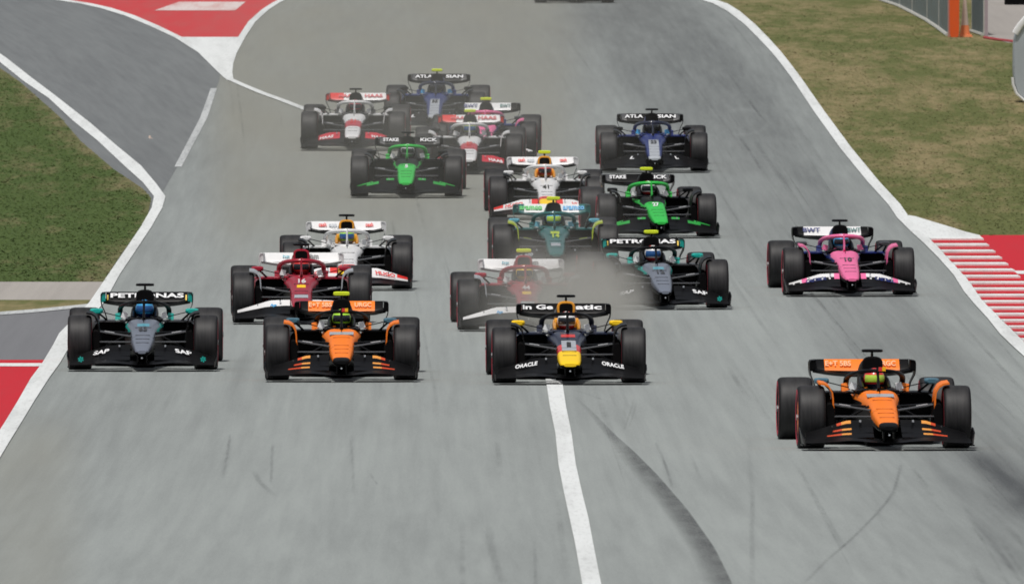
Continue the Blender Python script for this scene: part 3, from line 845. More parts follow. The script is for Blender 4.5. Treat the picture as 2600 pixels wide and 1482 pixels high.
def build_car(T, cam_col, number, rest=None, extra=None):
    car = empty('racing_car')
    tip = T.get('tipw', 1.12 if T.get('blunt') else 0.92)
    # --- nose cone
    zones = T['nose']
    mats = [z[1] for z in zones] + [BLACK, T['edge']]
    ns = len(zones)
    ylist = [q[0] for q in PROF]
    def zone(y):
        for k, (lim, _) in enumerate(zones):
            if y < lim: return k
        return ns - 1
    def matf_for(prof):
        def f(i, a):
            ym = (prof[i][0] + prof[min(i + 1, len(prof) - 1)][0]) / 2
            lim = np.interp(ym, [-0.35, 0.9], [1, 36])
            if lim < a < 180 - lim: return zone(ym)
            if ym > 0.35 and lim - 12 < a < 192 - lim: return ns + 1
            return ns
        return f
    scl = lambda y: np.interp(y, [-1.2, -0.3], [tip, 1.0])
    b = MB()
    b.loft([(y, 0, hw * scl(y), z0, z1, 3.4) for y, hw, z0, z1 in PROF], n=28, matf=matf_for(PROF))
    nose = b.build('nose_cone', mats, car)
    # --- monocoque with an open cockpit
    b = MB()
    secs = [(y, 0, hw, z0, z1, 3.6) for y, hw, z0, z1 in TUB]
    b.loft(secs, n=36, matf=matf_for(TUB), skip=lambda i, a: (7 <= i <= 9 and 42 < a < 138), caps=(False, True))
    # cockpit rim and lining
    body = b.build('monocoque', mats, car)
    rim = MB()
    pts = []
    for k in range(25):
        a = 2 * math.pi * k / 24
        pts.append((0.195 * math.cos(a), 1.58 + 0.56 * math.sin(a), 0.628 + 0.004 * math.sin(a)))
    rim.tube(pts, 0.022, 0.02, n=6)
    # side walls between monocoque skin and rim
    for s in (-1, 1):
        rim.box((s * 0.215, 1.6, 0.612), (0.06, 1.1, 0.03))
    rim.build('cockpit_rim', T['side'], body)
    lin = MB()
    lin.loft([(1.0, 0, 0.20, 0.2, 0.60, 4), (1.3, 0, 0.205, 0.16, 0.605, 4), (2.1, 0, 0.205, 0.14, 0.605, 4)], n=20, skip=lambda i, a: 40 < a < 140, caps=(True, True))
    lin.build('cockpit_lining', MATTE, body)
    rs = MB()
    for s in (-1, 1):
        rs.tube([(s * 0.155, 1.45, 0.63), (s * 0.158, 1.75, 0.67), (s * 0.15, 2.0, 0.70)], [0.022, 0.028, 0.03], [0.03, 0.055, 0.065], n=8)
    rs.tube([(-0.15, 2.02, 0.70), (0, 2.06, 0.71), (0.15, 2.02, 0.70)], 0.035, 0.07, n=8)
    rs.build('headrest', rest or T.get('rest') or BLACK, car)
    sw = MB()
    sw.tube([(-0.13, 1.30, 0.52), (-0.09, 1.29, 0.56), (0.09, 1.29, 0.56), (0.13, 1.30, 0.52), (0.09, 1.30, 0.47), (-0.09, 1.30, 0.47), (-0.13, 1.30, 0.52)], 0.014, n=6)
    sw.box((0, 1.30, 0.515), (0.16, 0.02, 0.07))
    sw.build('steering_wheel', MATTE, car)
    # cockpit side panels with small marks
    for s in (-1, 1):
        cp = MB()
        cp.box((s * 0.262, 1.5, 0.665), (0.085, 0.16, 0.078), 0, rot=Matrix.Rotation(R(-14 * s), 3, 'Y'), taper=0.8)
        cp.build('cockpit_fin', T['cock'], car)
    # patches on the nose
    for key in ('nosepatch', 'nosepatch2'):
        if T.get(key):
            m_, y_, hw_ = T[key]
            p_ = MB()
            ya, yb = y_ - 0.11, y_ + 0.11
            if key == 'nosepatch' and T['nose'][0][1] is YEL: ya, yb = -0.42, 0.25
            if T.get('longpatch'): ya, yb = -1.0, 0.42
            z_a, z_b = top_z(ya) + 0.003, top_z(yb) + 0.003
            nn = 6
            vs = []
            for q in range(nn + 1):
                yy = ya + (yb - ya) * q / nn
                hw = hw_ * (0.62 if key == 'nosepatch' else 0.7)
                zz = top_z(yy) + 0.003
                vs += [(-hw, yy, zz - 0.002), (0, yy, zz), (hw, yy, zz - 0.002)]
            fs = []
            for q in range(nn):
                fs += [(3 * q, 3 * q + 1, 3 * q + 4, 3 * q + 3), (3 * q + 1, 3 * q + 2, 3 * q + 5, 3 * q + 4)]
            p_.add(vs, fs)
            p_.build('nose_panel', m_, nose)
    nt_ = T.get('ntext') or LET_K
    if number:
        yy = 0.48 if T is TEAMS['red'] else (-0.10 if T is TEAMS['navy'] else 0.12)
        lettering(number, (0, yy, top_z(yy) + 0.012), 0.055 * len(number), 0.26, nose, nt_, tilt=11, name='race_number', bold=0.03)
    # --- front wing
    def strip(y0, ch, zt, name, mat, par, inner=0.12, outer=0.93, th=0.012, rise=0.5, n=14, mi=None, mats2=None, mf=0.5):
        mb = MB()
        vs, fs, ms = [], [], []
        for s in (-1, 1):
            base = len(vs)
            for k in range(n + 1):
                x = inner + (outer - inner) * k / n
                za, hgt = zt(x)
                yb = y0 + 0.10 * (x / 0.93) ** 2
                f0 = (s * x, yb, za); f1 = (s * x, yb + ch, za + hgt)
                mid = (s * x, yb + ch * mf, za + hgt * (0.36 if mf == 0.5 else 0.58))
                vs += [f0, (mid[0], mid[1], mid[2] + th * 0.6), (f1[0], f1[1], f1[2] + th * .3), (f1[0], f1[1], f1[2] - th * .3), (mid[0], mid[1], mid[2] - th * 0.6)]
            for k in range(n):
                for q in range(5):
                    a = base + k * 5 + q; b_ = base + k * 5 + (q + 1) % 5
                    fs.append((a, b_, b_ + 5, a + 5)); ms.append(mi(k / n, q) if mi else 0)
            fs.append(tuple(base + q for q in range(5))); ms.append(0)
            fs.append(tuple(base + n * 5 + q for q in range(5))); ms.append(0)
        mb.add(vs, fs, ms)
        return mb.build(name, mats2 or mat, par)
    fw = strip(-1.16, 0.28, lambda x: (0.085 + 0.03 * math.exp(-((x - 0.42) / 0.25) ** 2), 0.035), 'front_wing', BLACK, car, inner=0.0, outer=0.94, th=0.02)
    zl = [lambda x: (np.interp(x, [0, .25, .5, .93], [.145, .150, .135, .105]), np.interp(x, [0, .5, .93], [.045, .05, .02])),
          lambda x: (np.interp(x, [0, .25, .5, .93], [.20, .200, .178, .122]), np.interp(x, [0, .5, .93], [.05, .055, .022])),
          lambda x: (np.interp(x, [0, .25, .45, .93], [.245, .245, .235, .142]), np.interp(x, [0, .45, .93], [.085, .085, .03]))]
    for k in range(3):
        mm, mfun = None, None
        if T.get('stripes'):
            mm = [BLACK, STR_R, STR_A]
            sh = 0.04 * k
            def mfun(t, q, sh=sh):
                x = 0.16 + 0.77 * t
                if q != 1: return 0
                return 2 if 0.38 < x < 0.50 else (1 if 0.50 <= x < 0.68 - sh * 1.4 else 0)
        elif T.get('mottle') and k == 2:
            mm = [C('leaf_green', (0.02, 0.33, 0.05)), BLACK]
            def mfun(t, q): return 1 if math.sin(int(t * 28 + 0.5) * 12.9 + q * 4.1) > 0.1 or t < 0.06 or q == 0 and t < .4 else 0
        elif T is TEAMS['pink'] and k == 2:
            mm = [BLACK, PINK, WHITE]
            def mfun(t, q): return 1 if (t < 0.10 or 0.62 < t < 0.72) else (2 if q == 1 or (q == 0 and int(t * 28) % 4 == 1) else 0)
        elif T['flaps'][k] is BLACK and not T.get('mottle') and T is not TEAMS['haas'] and T is not TEAMS['white'] and T is not TEAMS['pink']:
            mm = [BLACK, DARKG]
            def mfun(t, q): return 1 if q in (2,) else 0
        elif T is TEAMS['haas'] and k >= 1:
            mm = [BLACK, HRED]
            def mfun(t, q): return 1 if (0.08 < t < 0.62 and (k == 2 or q == 1)) else 0
        elif T is TEAMS['white'] and k >= 1:
            mm = [WHITE, REDP]
            def mfun(t, q): return 1 if (k == 2 and (t < 0.12 or 0.75 < t)) else 0
        strip(-0.98 + 0.15 * k, 0.16, zl[k], 'flap', T['flaps'][k], fw, inner=0.16, outer=0.91 if k else 0.93, mi=mfun, mats2=mm, n=28 if mm else 14, mf=0.72 if (T.get('stripes') or T.get('mottle')) else 0.5)
    for s in (-1, 1):
        e = MB()
        pr = [(-1.10, 0.055), (-1.06, 0.13), (-0.9, 0.20), (-0.66, 0.245), (-0.50, 0.25), (-0.47, 0.06)]
        vs = []
        for off in (0, 0.012):
            for (yy, zz) in pr:
                vs.append((s * (0.945 + off + 0.03 * (zz > 0.19)), yy, zz))
        n6 = len(pr)
        fs = [tuple(range(n6)), tuple(range(2 * n6 - 1, n6 - 1, -1))] + [(k, (k + 1) % n6, n6 + (k + 1) % n6, n6 + k) for k in range(n6)]
        e.add(vs, fs)
        e.box((s * 0.93, -0.80, 0.058), (0.09, 0.5, 0.014))
        ep = e.build('endplate', BLACK, fw)
        if T.get('tyre_mark'):
            d = MB()
            for a in range(3):
                d.box((s * 0.80, -1.075, 0.16), (0.075, 0.008, 0.018), rot=Matrix.Rotation(R(60 * a + 20), 3, 'Y'))
            d.build('star_mark', T['tyre_mark'], fw)
    # pylons between nose and wing, with a small emblem
    for s in (-1, 1):
        py_ = MB()
        py_.box((s * 0.06, -1.02, 0.165), (0.016, 0.22, 0.11))
        py_.build('wing_pylon', BLACK, fw)
    em = MB(); em.tube([(0, -1.186, 0.180), (0, -1.176, 0.180)], 0.011, 0.011, n=12, up=(0, 0, 1))
    em.build('emblem', GREY, nose)
    if T.get('ftext'):
        s_, m_, xx, ww = T['ftext']
        for s in (-1, 1):
            lettering(s_, (s * xx, -0.69, 0.262 if xx < 0.5 else 0.238), ww * 0.92, 0.075, fw, m_, tilt=38, roll=s * 10 if xx >= 0.5 else 0, shear=0.3 * -s, bold=0.03)
    # small fittings: flap adjusters, wing strakes, seams across the nose, halo feet, strips painting glints on the arms
    for s in (-1, 1):
        a_ = MB(); a_.box((s * 0.30, -0.60, 0.322), (0.022, 0.06, 0.022)); a_.build('flap_adjuster', GREY, fw)
        a_ = MB(); a_.box((s * 0.62, -0.66, 0.262), (0.014, 0.05, 0.018)); a_.build('flap_adjuster', DARKG, fw)
        a_ = MB(); a_.box((s * 0.345, 1.72, 0.648), (0.10, 0.20, 0.085), rot=Matrix.Rotation(R(12 * s), 3, 'Y'), taper=0.7); a_.build('halo_foot', T.get('foot', T['edge']), car)
        a_ = MB(); a_.box((s * 0.44, 0.02, 0.485), (0.13, 0.012, 0.014), rot=Matrix.Rotation(R(-8.5 * s), 3, 'Y')); a_.build('arm_glint_strip', LET_W if T['fair'] is not LIME else LIME, car)  # pale strip coloured in as a bright glint along the upper arm
        a_ = MB(); a_.box((s * 0.40, -0.10, 0.262), (0.10, 0.010, 0.010), rot=Matrix.Rotation(R(7 * s), 3, 'Y')); a_.build('arm_glint_strip', GREY, car)
    for yy in (-0.72, -0.48, -0.24, 0.3):
        a_ = MB(); hw = float(np.interp(yy, [q[0] for q in PROF + TUB], [q[1] for q in PROF + TUB])) * 0.62
        a_.box((0, yy, top_z(yy) + 0.001), (hw * 2, 0.016, 0.004), rot=Matrix.Rotation(R(8), 3, 'X'))
        a_.build('nose_seam', T.get('seam', DARKG), nose)
    # --- wheels
    cov = T.get('cover_col') or (ORANGE if T is TEAMS['orange'] else BLACK)
    for s in (-1, 1):
        make_wheel(car, s * 0.828, 0.0, 0.315, 0.361, s, True, T, cov)
        make_wheel(car, s * 0.82, 3.6, 0.405, 0.363, s, False, T, BLACK)
        d = MB()
        d.loft([(-0.17, s * 0.615, 0.05, 0.20, 0.50, 3), (0.0, s * 0.61, 0.065, 0.16, 0.56, 3), (0.2, s * 0.61, 0.06, 0.18, 0.54, 3)], n=16)
        d.build('brake_duct', MATTE, car)
        # suspension arms, each an aerofoil section rod
        arms = [((0.15, -0.12, 0.43), (0.62, 0.0, 0.50)), ((0.17, 0.45, 0.46), (0.62, 0.04, 0.50)), ((0.13, -0.15, 0.27), (0.62, -0.02, 0.21)), ((0.16, 0.40, 0.24), (0.62, 0.03, 0.21)), ((0.16, 0.10, 0.47), (0.60, 0.03, 0.24)), ((0.15, -0.2, 0.36), (0.60, -0.12, 0.36))]
        for q, (a, b_) in enumerate(arms):
            m_ = MB()
            m_.tube([(s * a[0], a[1], a[2]), (s * b_[0], b_[1], b_[2])], 0.045 if q != 4 else 0.018, 0.013, n=10)
            m_.build('wishbone' if q < 4 else ('push_rod' if q == 4 else 'steering_rod'), BLACK if q not in (0, 5) else DARKG, car)
        for (a, b_) in [((0.10, 3.2, 0.42), (0.62, 3.58, 0.48)), ((0.10, 3.75, 0.42), (0.62, 3.62, 0.48)), ((0.10, 3.3, 0.2), (0.62, 3.58, 0.2))]:
            m_ = MB()
            m_.tube([(s * a[0], a[1], a[2]), (s * b_[0], b_[1], b_[2])], 0.04, 0.014, n=8)
            m_.build('rear_wishbone', BLACK, car)
        # deflector above the tyre
        f_ = MB()
        pth = [(s * 0.585, 0.47), (s * 0.59, 0.58), (s * 0.60, 0.655), (s * 0.63, 0.705), (s * 0.68, 0.735), (s * 0.745, 0.745)]
        vs = []
        for (xx, zz) in pth:
            for (yy, dx) in ((-0.16, 0), (0.26, 0), (0.26, 0.022), (-0.16, 0.022)):
                vs.append((xx - s * dx * (0.75 if zz < 0.7 else 0.3), yy, zz + dx * (0 if zz < 0.68 else 0.9) - (0.02 if yy < 0 else 0)))
        fs = []
        for k in range(len(pth) - 1):
            for q in range(4):
                a, b_ = 4 * k + q, 4 * k + (q + 1) % 4
                fs.append((a, b_, b_ + 4, a + 4))
        fs += [(0, 1, 2, 3), tuple(len(vs) - 4 + q for q in range(4))]
        f_.add(vs, fs)
        f_.build('tyre_deflector', T['fair'] or BLACK, car)
        # mirror on two stalks
        mr = MB()
        mr.loft([(1.30, s * 0.63, 0.055, 0.705, 0.745, 3), (1.335, s * 0.63, 0.085, 0.69, 0.757, 3.5), (1.42, s * 0.63, 0.088, 0.688, 0.76, 4)], n=16)
        mo = mr.build('mirror', T['mirror'], car)
        st = MB()
        st.tube([(s * 0.60, 1.40, 0.695), (s * 0.50, 1.62, 0.60)], 0.022, 0.006, n=6)
        st.tube([(s * 0.66, 1.40, 0.695), (s * 0.62, 1.70, 0.58)], 0.02, 0.006, n=6)
        st.tube([(s * 0.58, 1.38, 0.715), (s * 0.27, 1.55, 0.635)], 0.02, 0.006, n=6)
        st.build('mirror_stalk', BLACK, mo)
        # sidepod: dark inlet under a painted leading edge, body sweeping back
        sp = MB()
        sp.loft([(1.72, s * 0.45, 0.215, 0.30, 0.575, 4), (1.95, s * 0.46, 0.225, 0.22, 0.60, 4), (2.5, s * 0.44, 0.22, 0.14, 0.58, 3.5), (3.1, s * 0.33, 0.20, 0.08, 0.44, 3), (3.7, s * 0.18, 0.12, 0.08, 0.34, 3)], n=24, caps=(False, True))
        spo = sp.build('sidepod', T['pod'], car)
        il = MB(); il.loft([(1.80, s * 0.45, 0.20, 0.31, 0.56, 4), (1.86, s * 0.45, 0.19, 0.32, 0.55, 4)], n=20)
        il.build('air_inlet', MATTE, spo)
        le = MB()
        le.loft([(1.56, s * 0.455, 0.215, 0.573, 0.593, 3), (1.62, s * 0.455, 0.225, 0.565, 0.603, 3), (1.76, s * 0.455, 0.225, 0.56, 0.606, 3)], n=20)
        le.build('sidepod_lip', T['podtop'], spo)
        # marking panels beside the cockpit
    # --- floor with strakes
    fl = MB()
    fl.box((0, 2.45, 0.034), (1.3, 2.2, 0.03))
    outline = [(-0.30, 1.25), (0.30, 1.25), (0.72, 1.62), (0.79, 2.2), (0.79, 2.9), (0.58, 3.2), (0.55, 4.1), (-0.55, 4.1), (-0.58, 3.2), (-0.79, 2.9), (-0.79, 2.2), (-0.72, 1.62)]
    n12 = len(outline)
    vs = [(x, y, 0.062) for x, y in outline] + [(x, y, 0.085) for x, y in outline]
    fl.add(vs, [tuple(range(n12)), tuple(range(2 * n12 - 1, n12 - 1, -1))] + [(k, (k + 1) % n12, n12 + (k + 1) % n12, n12 + k) for k in range(n12)])
    for s in (-1, 1):
        for k, xx in enumerate((0.34, 0.44, 0.54, 0.64, 0.73)):
            vs = []
            h = 0.30 - 0.02 * k
            for off in (0, 0.008):
                vs += [(s * (xx + off), 1.30 + 0.07 * k, 0.05), (s * (xx + 0.05 + off), 1.95, 0.05), (s * (xx + 0.05 + off), 1.95, h * 0.9), (s * (xx + off), 1.38 + 0.07 * k, h)]
            fl.add(vs, [(0, 1, 2, 3), (7, 6, 5, 4), (0, 1, 5, 4), (1, 2, 6, 5), (2, 3, 7, 6), (3, 0, 4, 7)])
    fl.box((0, 1.25, 0.16), (0.34, 0.5, 0.16), taper=0.8)
    fl.box((0, 1.0, 0.036), (0.30, 0.7, 0.05))
    fl.build('floor', MATTE, car, smooth=False)
    # --- engine cover with roll hoop intake
    ec = MB()
    ecs = [(2.22, 0, 0.085, 0.80, 0.975, 3.2), (2.30, 0, 0.12, 0.64, 0.985, 3.0), (2.6, 0, 0.155, 0.45, 0.955, 2.6), (3.0, 0, 0.14, 0.30, 0.82, 2.3), (3.4, 0, 0.10, 0.20, 0.66, 2.2), (3.9, 0, 0.05, 0.2, 0.48, 2.2)]
    ec.loft(ecs, n=28, matf=lambda i, a: 1 if (i < 1 and 20 < a < 160) else 0)
    ec.box((0, 3.45, 0.70), (0.012, 1.2, 0.26), 0)
    eco = ec.build('engine_cover', [T['cover'], T['hooptop']], car)
    ih = MB()
    ring = []
    for k in range(21):
        a = math.pi * 2 * k / 20 + math.pi / 2
        ca, sa = math.cos(a), math.sin(a)
        ring.append((0.098 * math.copysign(abs(ca) ** 0.62, ca), 2.20, 0.885 + 0.078 * math.copysign(abs(sa) ** 0.62, sa)))
    ih.tube(ring, 0.022, 0.017, n=8, up=(0, 1, 0))
    iho = ih.build('intake_surround', T['hoop'], eco)
    im = MB(); im.loft([(2.185, 0, 0.088, 0.812, 0.958, 3.4), (2.23, 0, 0.085, 0.815, 0.955, 3.4)], n=24)
    im.build('air_intake', MATTE, eco)
    st = MB()
    st.loft([(2.24, 0, 0.11, 0.62, 0.83, 2.6), (2.16, 0, 0.085, 0.70, 0.80, 2.4)], n=16)
    st.build('roll_hoop', T['hoop'] if T['hoop'] is MAROON else BLACK, eco)
    if T.get('hoopmark'):
        hm = MB(); hm.box((0.025, 1.02 + 0.02, 0.868), (0.04, 0.02, 0.045)); hm.box((0.065, 1.042, 0.868), (0.04, 0.02, 0.045), 1)
        hm.build('halo_mark', [REDP, YEL], car)
    # camera pod
    cpod = MB()
    kc = 1.0 if cam_col is BLACK else 1.5
    cpod.loft([(2.20, 0, 0.11 if kc == 1 else 0.10, 1.048 - 0.012 * kc, 1.048 + 0.012 * kc, 5), (2.23, 0, 0.122 if kc == 1 else 0.108, 1.048 - 0.018 * kc, 1.048 + 0.018 * kc, 5), (2.33, 0, 0.118 if kc == 1 else 0.104, 1.048 - 0.018 * kc, 1.048 + 0.018 * kc, 5)], n=20)
    cpo = cpod.build('camera_pod', cam_col, eco)
    cs = MB(); cs.loft([(2.22, 0, 0.012, 0.96, 1.035, 3), (2.30, 0, 0.016, 0.96, 1.035, 3)], n=10)
    cs.build('pod_stem', BLACK, cpo)
    # --- halo
    ha = MB()
    hoopm = []
    for k in range(21):
        a = math.pi * k / 20
        x = 0.325 * math.cos(a)
        yy = 1.98 - 0.83 * math.sin(a) ** 0.75
        zz = 0.652 + 0.195 * max(math.sin(a), 0) ** 0.42
        hoopm.append((x, yy, zz))
    ha.tube(hoopm, 0.034, 0.031 if T['halo'] is not BLACK else 0.024, n=10)
    ha.tube([(0, 1.16, 0.845), (0, 1.06, 0.77), (0, 0.94, 0.615)], [0.020, 0.014, 0.022], [0.05, 0.045, 0.08], n=8, up=(0, 1, 0))
    ha.build('halo', T['halo'], car)
    # --- pitot rod
    pt = MB(); pt.tube([(0, 0.72, 0.585), (0, 0.71, 0.70)], 0.005, n=6, up=(0, 1, 0)); pt.build('antenna', BLACK, car)
    # --- rear wing
    rm = MB()
    n = 20; vs = []
    for k in range(n + 1):
        x = -0.58 + 1.16 * k / n
        u = abs(x) / 0.58
        zb = 0.715 + 0.055 * u ** 2.2
        for (yy, dz) in ((4.12, 0.035), (4.20, 0.0), (4.34, 0.055), (4.34, 0.067), (4.20, 0.028)):
            vs.append((x, yy, zb + dz))
    fs = []
    for k in range(n):
        for q in range(5):
            a, b_ = 5 * k + q, 5 * k + (q + 1) % 5
            fs.append((a, b_, b_ + 5, a + 5))
    fs += [(0, 1, 2, 3, 4), tuple(5 * n + q for q in range(5))]
    rm.add(vs, fs)
    rw = rm.build('rear_wing', T['rwm'], car)
    rw.location = (0, 0, -0.02 - T.get('rwz', 0))
    rf = MB(); vs = []
    for k in range(n + 1):
        x = -0.545 + 1.09 * k / n
        u = abs(x) / 0.58
        zb = 0.792 + 0.012 * u ** 2
        for (yy, zz) in ((4.28, zb - 0.006), (4.31, zb - 0.012), (4.46, 0.905), (4.455, 0.918), (4.30, zb + 0.02)):
            vs.append((x, yy, zz))
    dark = T['rw'] is not T['rwp'] and T is not TEAMS['haas']
    rf.add(vs, fs, [1 if ((T is TEAMS['haas'] and k // 5 < 5) or (dark and (k // 5 < 2 or k // 5 > 17))) else 0 for k in range(len(fs))])
    rfo = rf.build('rear_flap', [T['rw'], T['rwtip'] if T is TEAMS['haas'] else T['rwp']], rw)
    for s in (-1, 1):
        e = MB()
        pth = [(0.545, 0.918), (0.60, 0.912), (0.618, 0.885), (0.618, 0.80), (0.608, 0.74), (0.57, 0.66), (0.54, 0.56), (0.53, 0.42), (0.53, 0.30)]
        vs = []
        for i, (xx, zz) in enumerate(pth):
            ya = 4.14 + (0.10 if zz < 0.7 else 0)
            vs += [(s * xx, ya, zz), (s * xx, 4.50, zz), (s * (xx - 0.012), 4.50, zz - 0.004), (s * (xx - 0.012), ya, zz - 0.004)]
        fs2, ms2 = [], []
        for k in range(len(pth) - 1):
            for q in range(4):
                a, b_ = 4 * k + q, 4 * k + (q + 1) % 4
                fs2.append((a, b_, b_ + 4, a + 4)); ms2.append(0)
        fs2 += [(0, 1, 2, 3), tuple(len(vs) - 4 + q for q in range(4))]; ms2 += [0, 0]
        e.add(vs, fs2, ms2)
        e.build('rear_endplate', T['rwp'], rw)
        tp = MB()
        tp.box((s * 0.582, 4.30, 0.845), (0.062, 0.30, 0.12), rot=Matrix.Rotation(R(0), 3, 'X'))
        tp.build('wing_tip', T['rwtip'], rw, smooth=False)
    bw = MB(); bw.box((0, 4.25, 0.40), (1.02, 0.12, 0.02)); bw.box((0, 4.2, 0.60), (0.03, 0.14, 0.28))
    bw.build('beam_wing', BLACK, rw)
    dp = MB(); dp.box((0, 4.22, 0.20), (0.98, 0.3, 0.02)); dp.box((0.49, 4.2, 0.16), (0.015, 0.34, 0.20)); dp.box((-0.49, 4.2, 0.16), (0.015, 0.34, 0.20)); dp.box((0, 4.1, 0.25), (0.16, 0.3, 0.16))
    dp.build('diffuser', BLACK, car)
    for (s_, xc, ww, m_) in T['rtext']:
        lettering(s_, (xc, 4.335, 0.868), ww, 0.082 if len(s_) > 2 else 0.055, rw, m_, tilt=46, bold=0.03)
    if T.get('tyre_mark'):
        for s in (-1, 1):
            ym = MB(); ym.box((s * 0.525, 4.285, 0.84), (0.018, 0.02, 0.09), rot=Matrix.Rotation(R(-40), 3, 'X')); ym.build('yellow_mark', YEL, rw)
    return car

# ------------------------------------------------------------------ driver
def person_mesh():
    me = bpy.data.meshes.new('person')
    V = []; E = []; RD = []
    def ch(pts, start=None):
        prev = start
        for (x, y, z, r) in pts:
            V.append((x, y, z)); RD.append(r)
            if prev is not None: E.append((prev, len(V) - 1))
            prev = len(V) - 1
        return prev
    pelvis = ch([(0, 1.98, 0.26, 0.12)])
    chest = ch([(0, 2.0, 0.38, 0.125), (0, 1.99, 0.50, 0.12)], pelvis)
    ch([(0, 1.93, 0.585, 0.055), (0, 1.88, 0.65, 0.075), (0, 1.86, 0.72, 0.085), (0, 1.87, 0.78, 0.06)], chest)
    for s in (-1, 1):
        wr = ch([(s * 0.14, 1.96, 0.52, 0.06), (s * 0.17, 1.80, 0.43, 0.048), (s * 0.17, 1.66, 0.42, 0.042), (s * 0.145, 1.50, 0.48, 0.034), (s * 0.13, 1.40, 0.515, 0.027)], chest)
        palm = ch([(s * 0.13, 1.36, 0.52, 0.024)], wr)
        for k in range(4):
            z = 0.545 - 0.018 * k
            ch([(s * 0.135, 1.335, z, 0.009), (s * 0.125, 1.305, z, 0.008), (s * 0.108, 1.30 + 0.004 * k, z - 0.003, 0.007)], palm)
        ch([(s * 0.115, 1.36, 0.545, 0.010), (s * 0.105, 1.33, 0.555, 0.009)], palm)
        ch([(s * 0.09, 1.85, 0.24, 0.085), (s * 0.10, 1.45, 0.33, 0.072), (s * 0.10, 1.12, 0.38, 0.055), (s * 0.09, 0.75, 0.34, 0.042), (s * 0.085, 0.55, 0.33, 0.035), (s * 0.085, 0.50, 0.40, 0.028)], pelvis)
    me.from_pydata(V, E, [])
    o = bpy.data.objects.new('person', me); COL.objects.link(o)
    o.modifiers.new('s', 'SKIN'); sv = me.skin_vertices[0].data
    for i, r in enumerate(RD): sv[i].radius = (r, r)
    sv[0].use_root = True
    mo = o.modifiers.new('b', 'SUBSURF'); mo.levels = 1; mo.render_levels = 1
    dg = bpy.context.evaluated_depsgraph_get()
    m2 = bpy.data.meshes.new_from_object(o.evaluated_get(dg))
    bpy.data.objects.remove(o)
    m2.polygons.foreach_set('use_smooth', [True] * len(m2.polygons))
    return m2
PERSON = person_mesh()

def build_driver(suit, hcol, hcol2, visor):
    me = PERSON.copy(); me.materials.clear(); me.materials.append(suit)
    p = bpy.data.objects.new('person', me); COL.objects.link(p)
    h = MB()
    vs, fs, ms = [], [], []
    nu, nv = 24, 14
    cx, cy, cz = 0, 1.84, 0.735
    for j in range(nv + 1):
        ph = -math.pi / 2 + math.pi * j / nv
        for i in range(nu):
            th = 2 * math.pi * i / nu
            x = 0.122 * math.cos(ph) * math.cos(th)
            y = 0.145 * math.cos(ph) * math.sin(th)
            z = 0.128 * math.sin(ph)
            if z < -0.03 and y < 0: y *= 1.08   # chin bar
            if z < -0.1: z = -0.1
            vs.append((cx + x, cy + y, cz + z))
    for j in range(nv):
        for i in range(nu):
            a, b = j * nu + i, j * nu + (i + 1) % nu
            fs.append((a, b, b + nu, a + nu))
            ms.append(1 if (j >= nv - 4 and (i % 12 < 3 or i % 12 > 8)) or j < 5 else 0)
    h.add(vs, fs, ms)
    ho = h.build('helmet', [hcol, hcol2], p)
    v = MB(); vs, fs = [], []
    for j in range(5):
        ph = R(-14 + 36 * j / 4)
        for i in range(13):
            th = R(-90 - 62 + 124 * i / 12)
            vs.append((cx + 0.127 * math.cos(ph) * math.cos(th), cy + 0.152 * math.cos(ph) * math.sin(th), cz + 0.131 * math.sin(ph)))
    for j in range(4):
        for i in range(12):
            a = j * 13 + i
            fs.append((a, a + 1, a + 14, a + 13))
    v.add(vs, fs)
    v.build('visor', visor, ho)
    return p

VIS = paint('dark_visor', (0.012, 0.014, 0.02), rough=0.15, dirt=0.02)
VISB = paint('blue_visor', (0.02, 0.10, 0.30), rough=0.15, dirt=0.02)
VISY = paint('lime_visor', (0.55, 0.80, 0.08), rough=0.25, dirt=0.02)

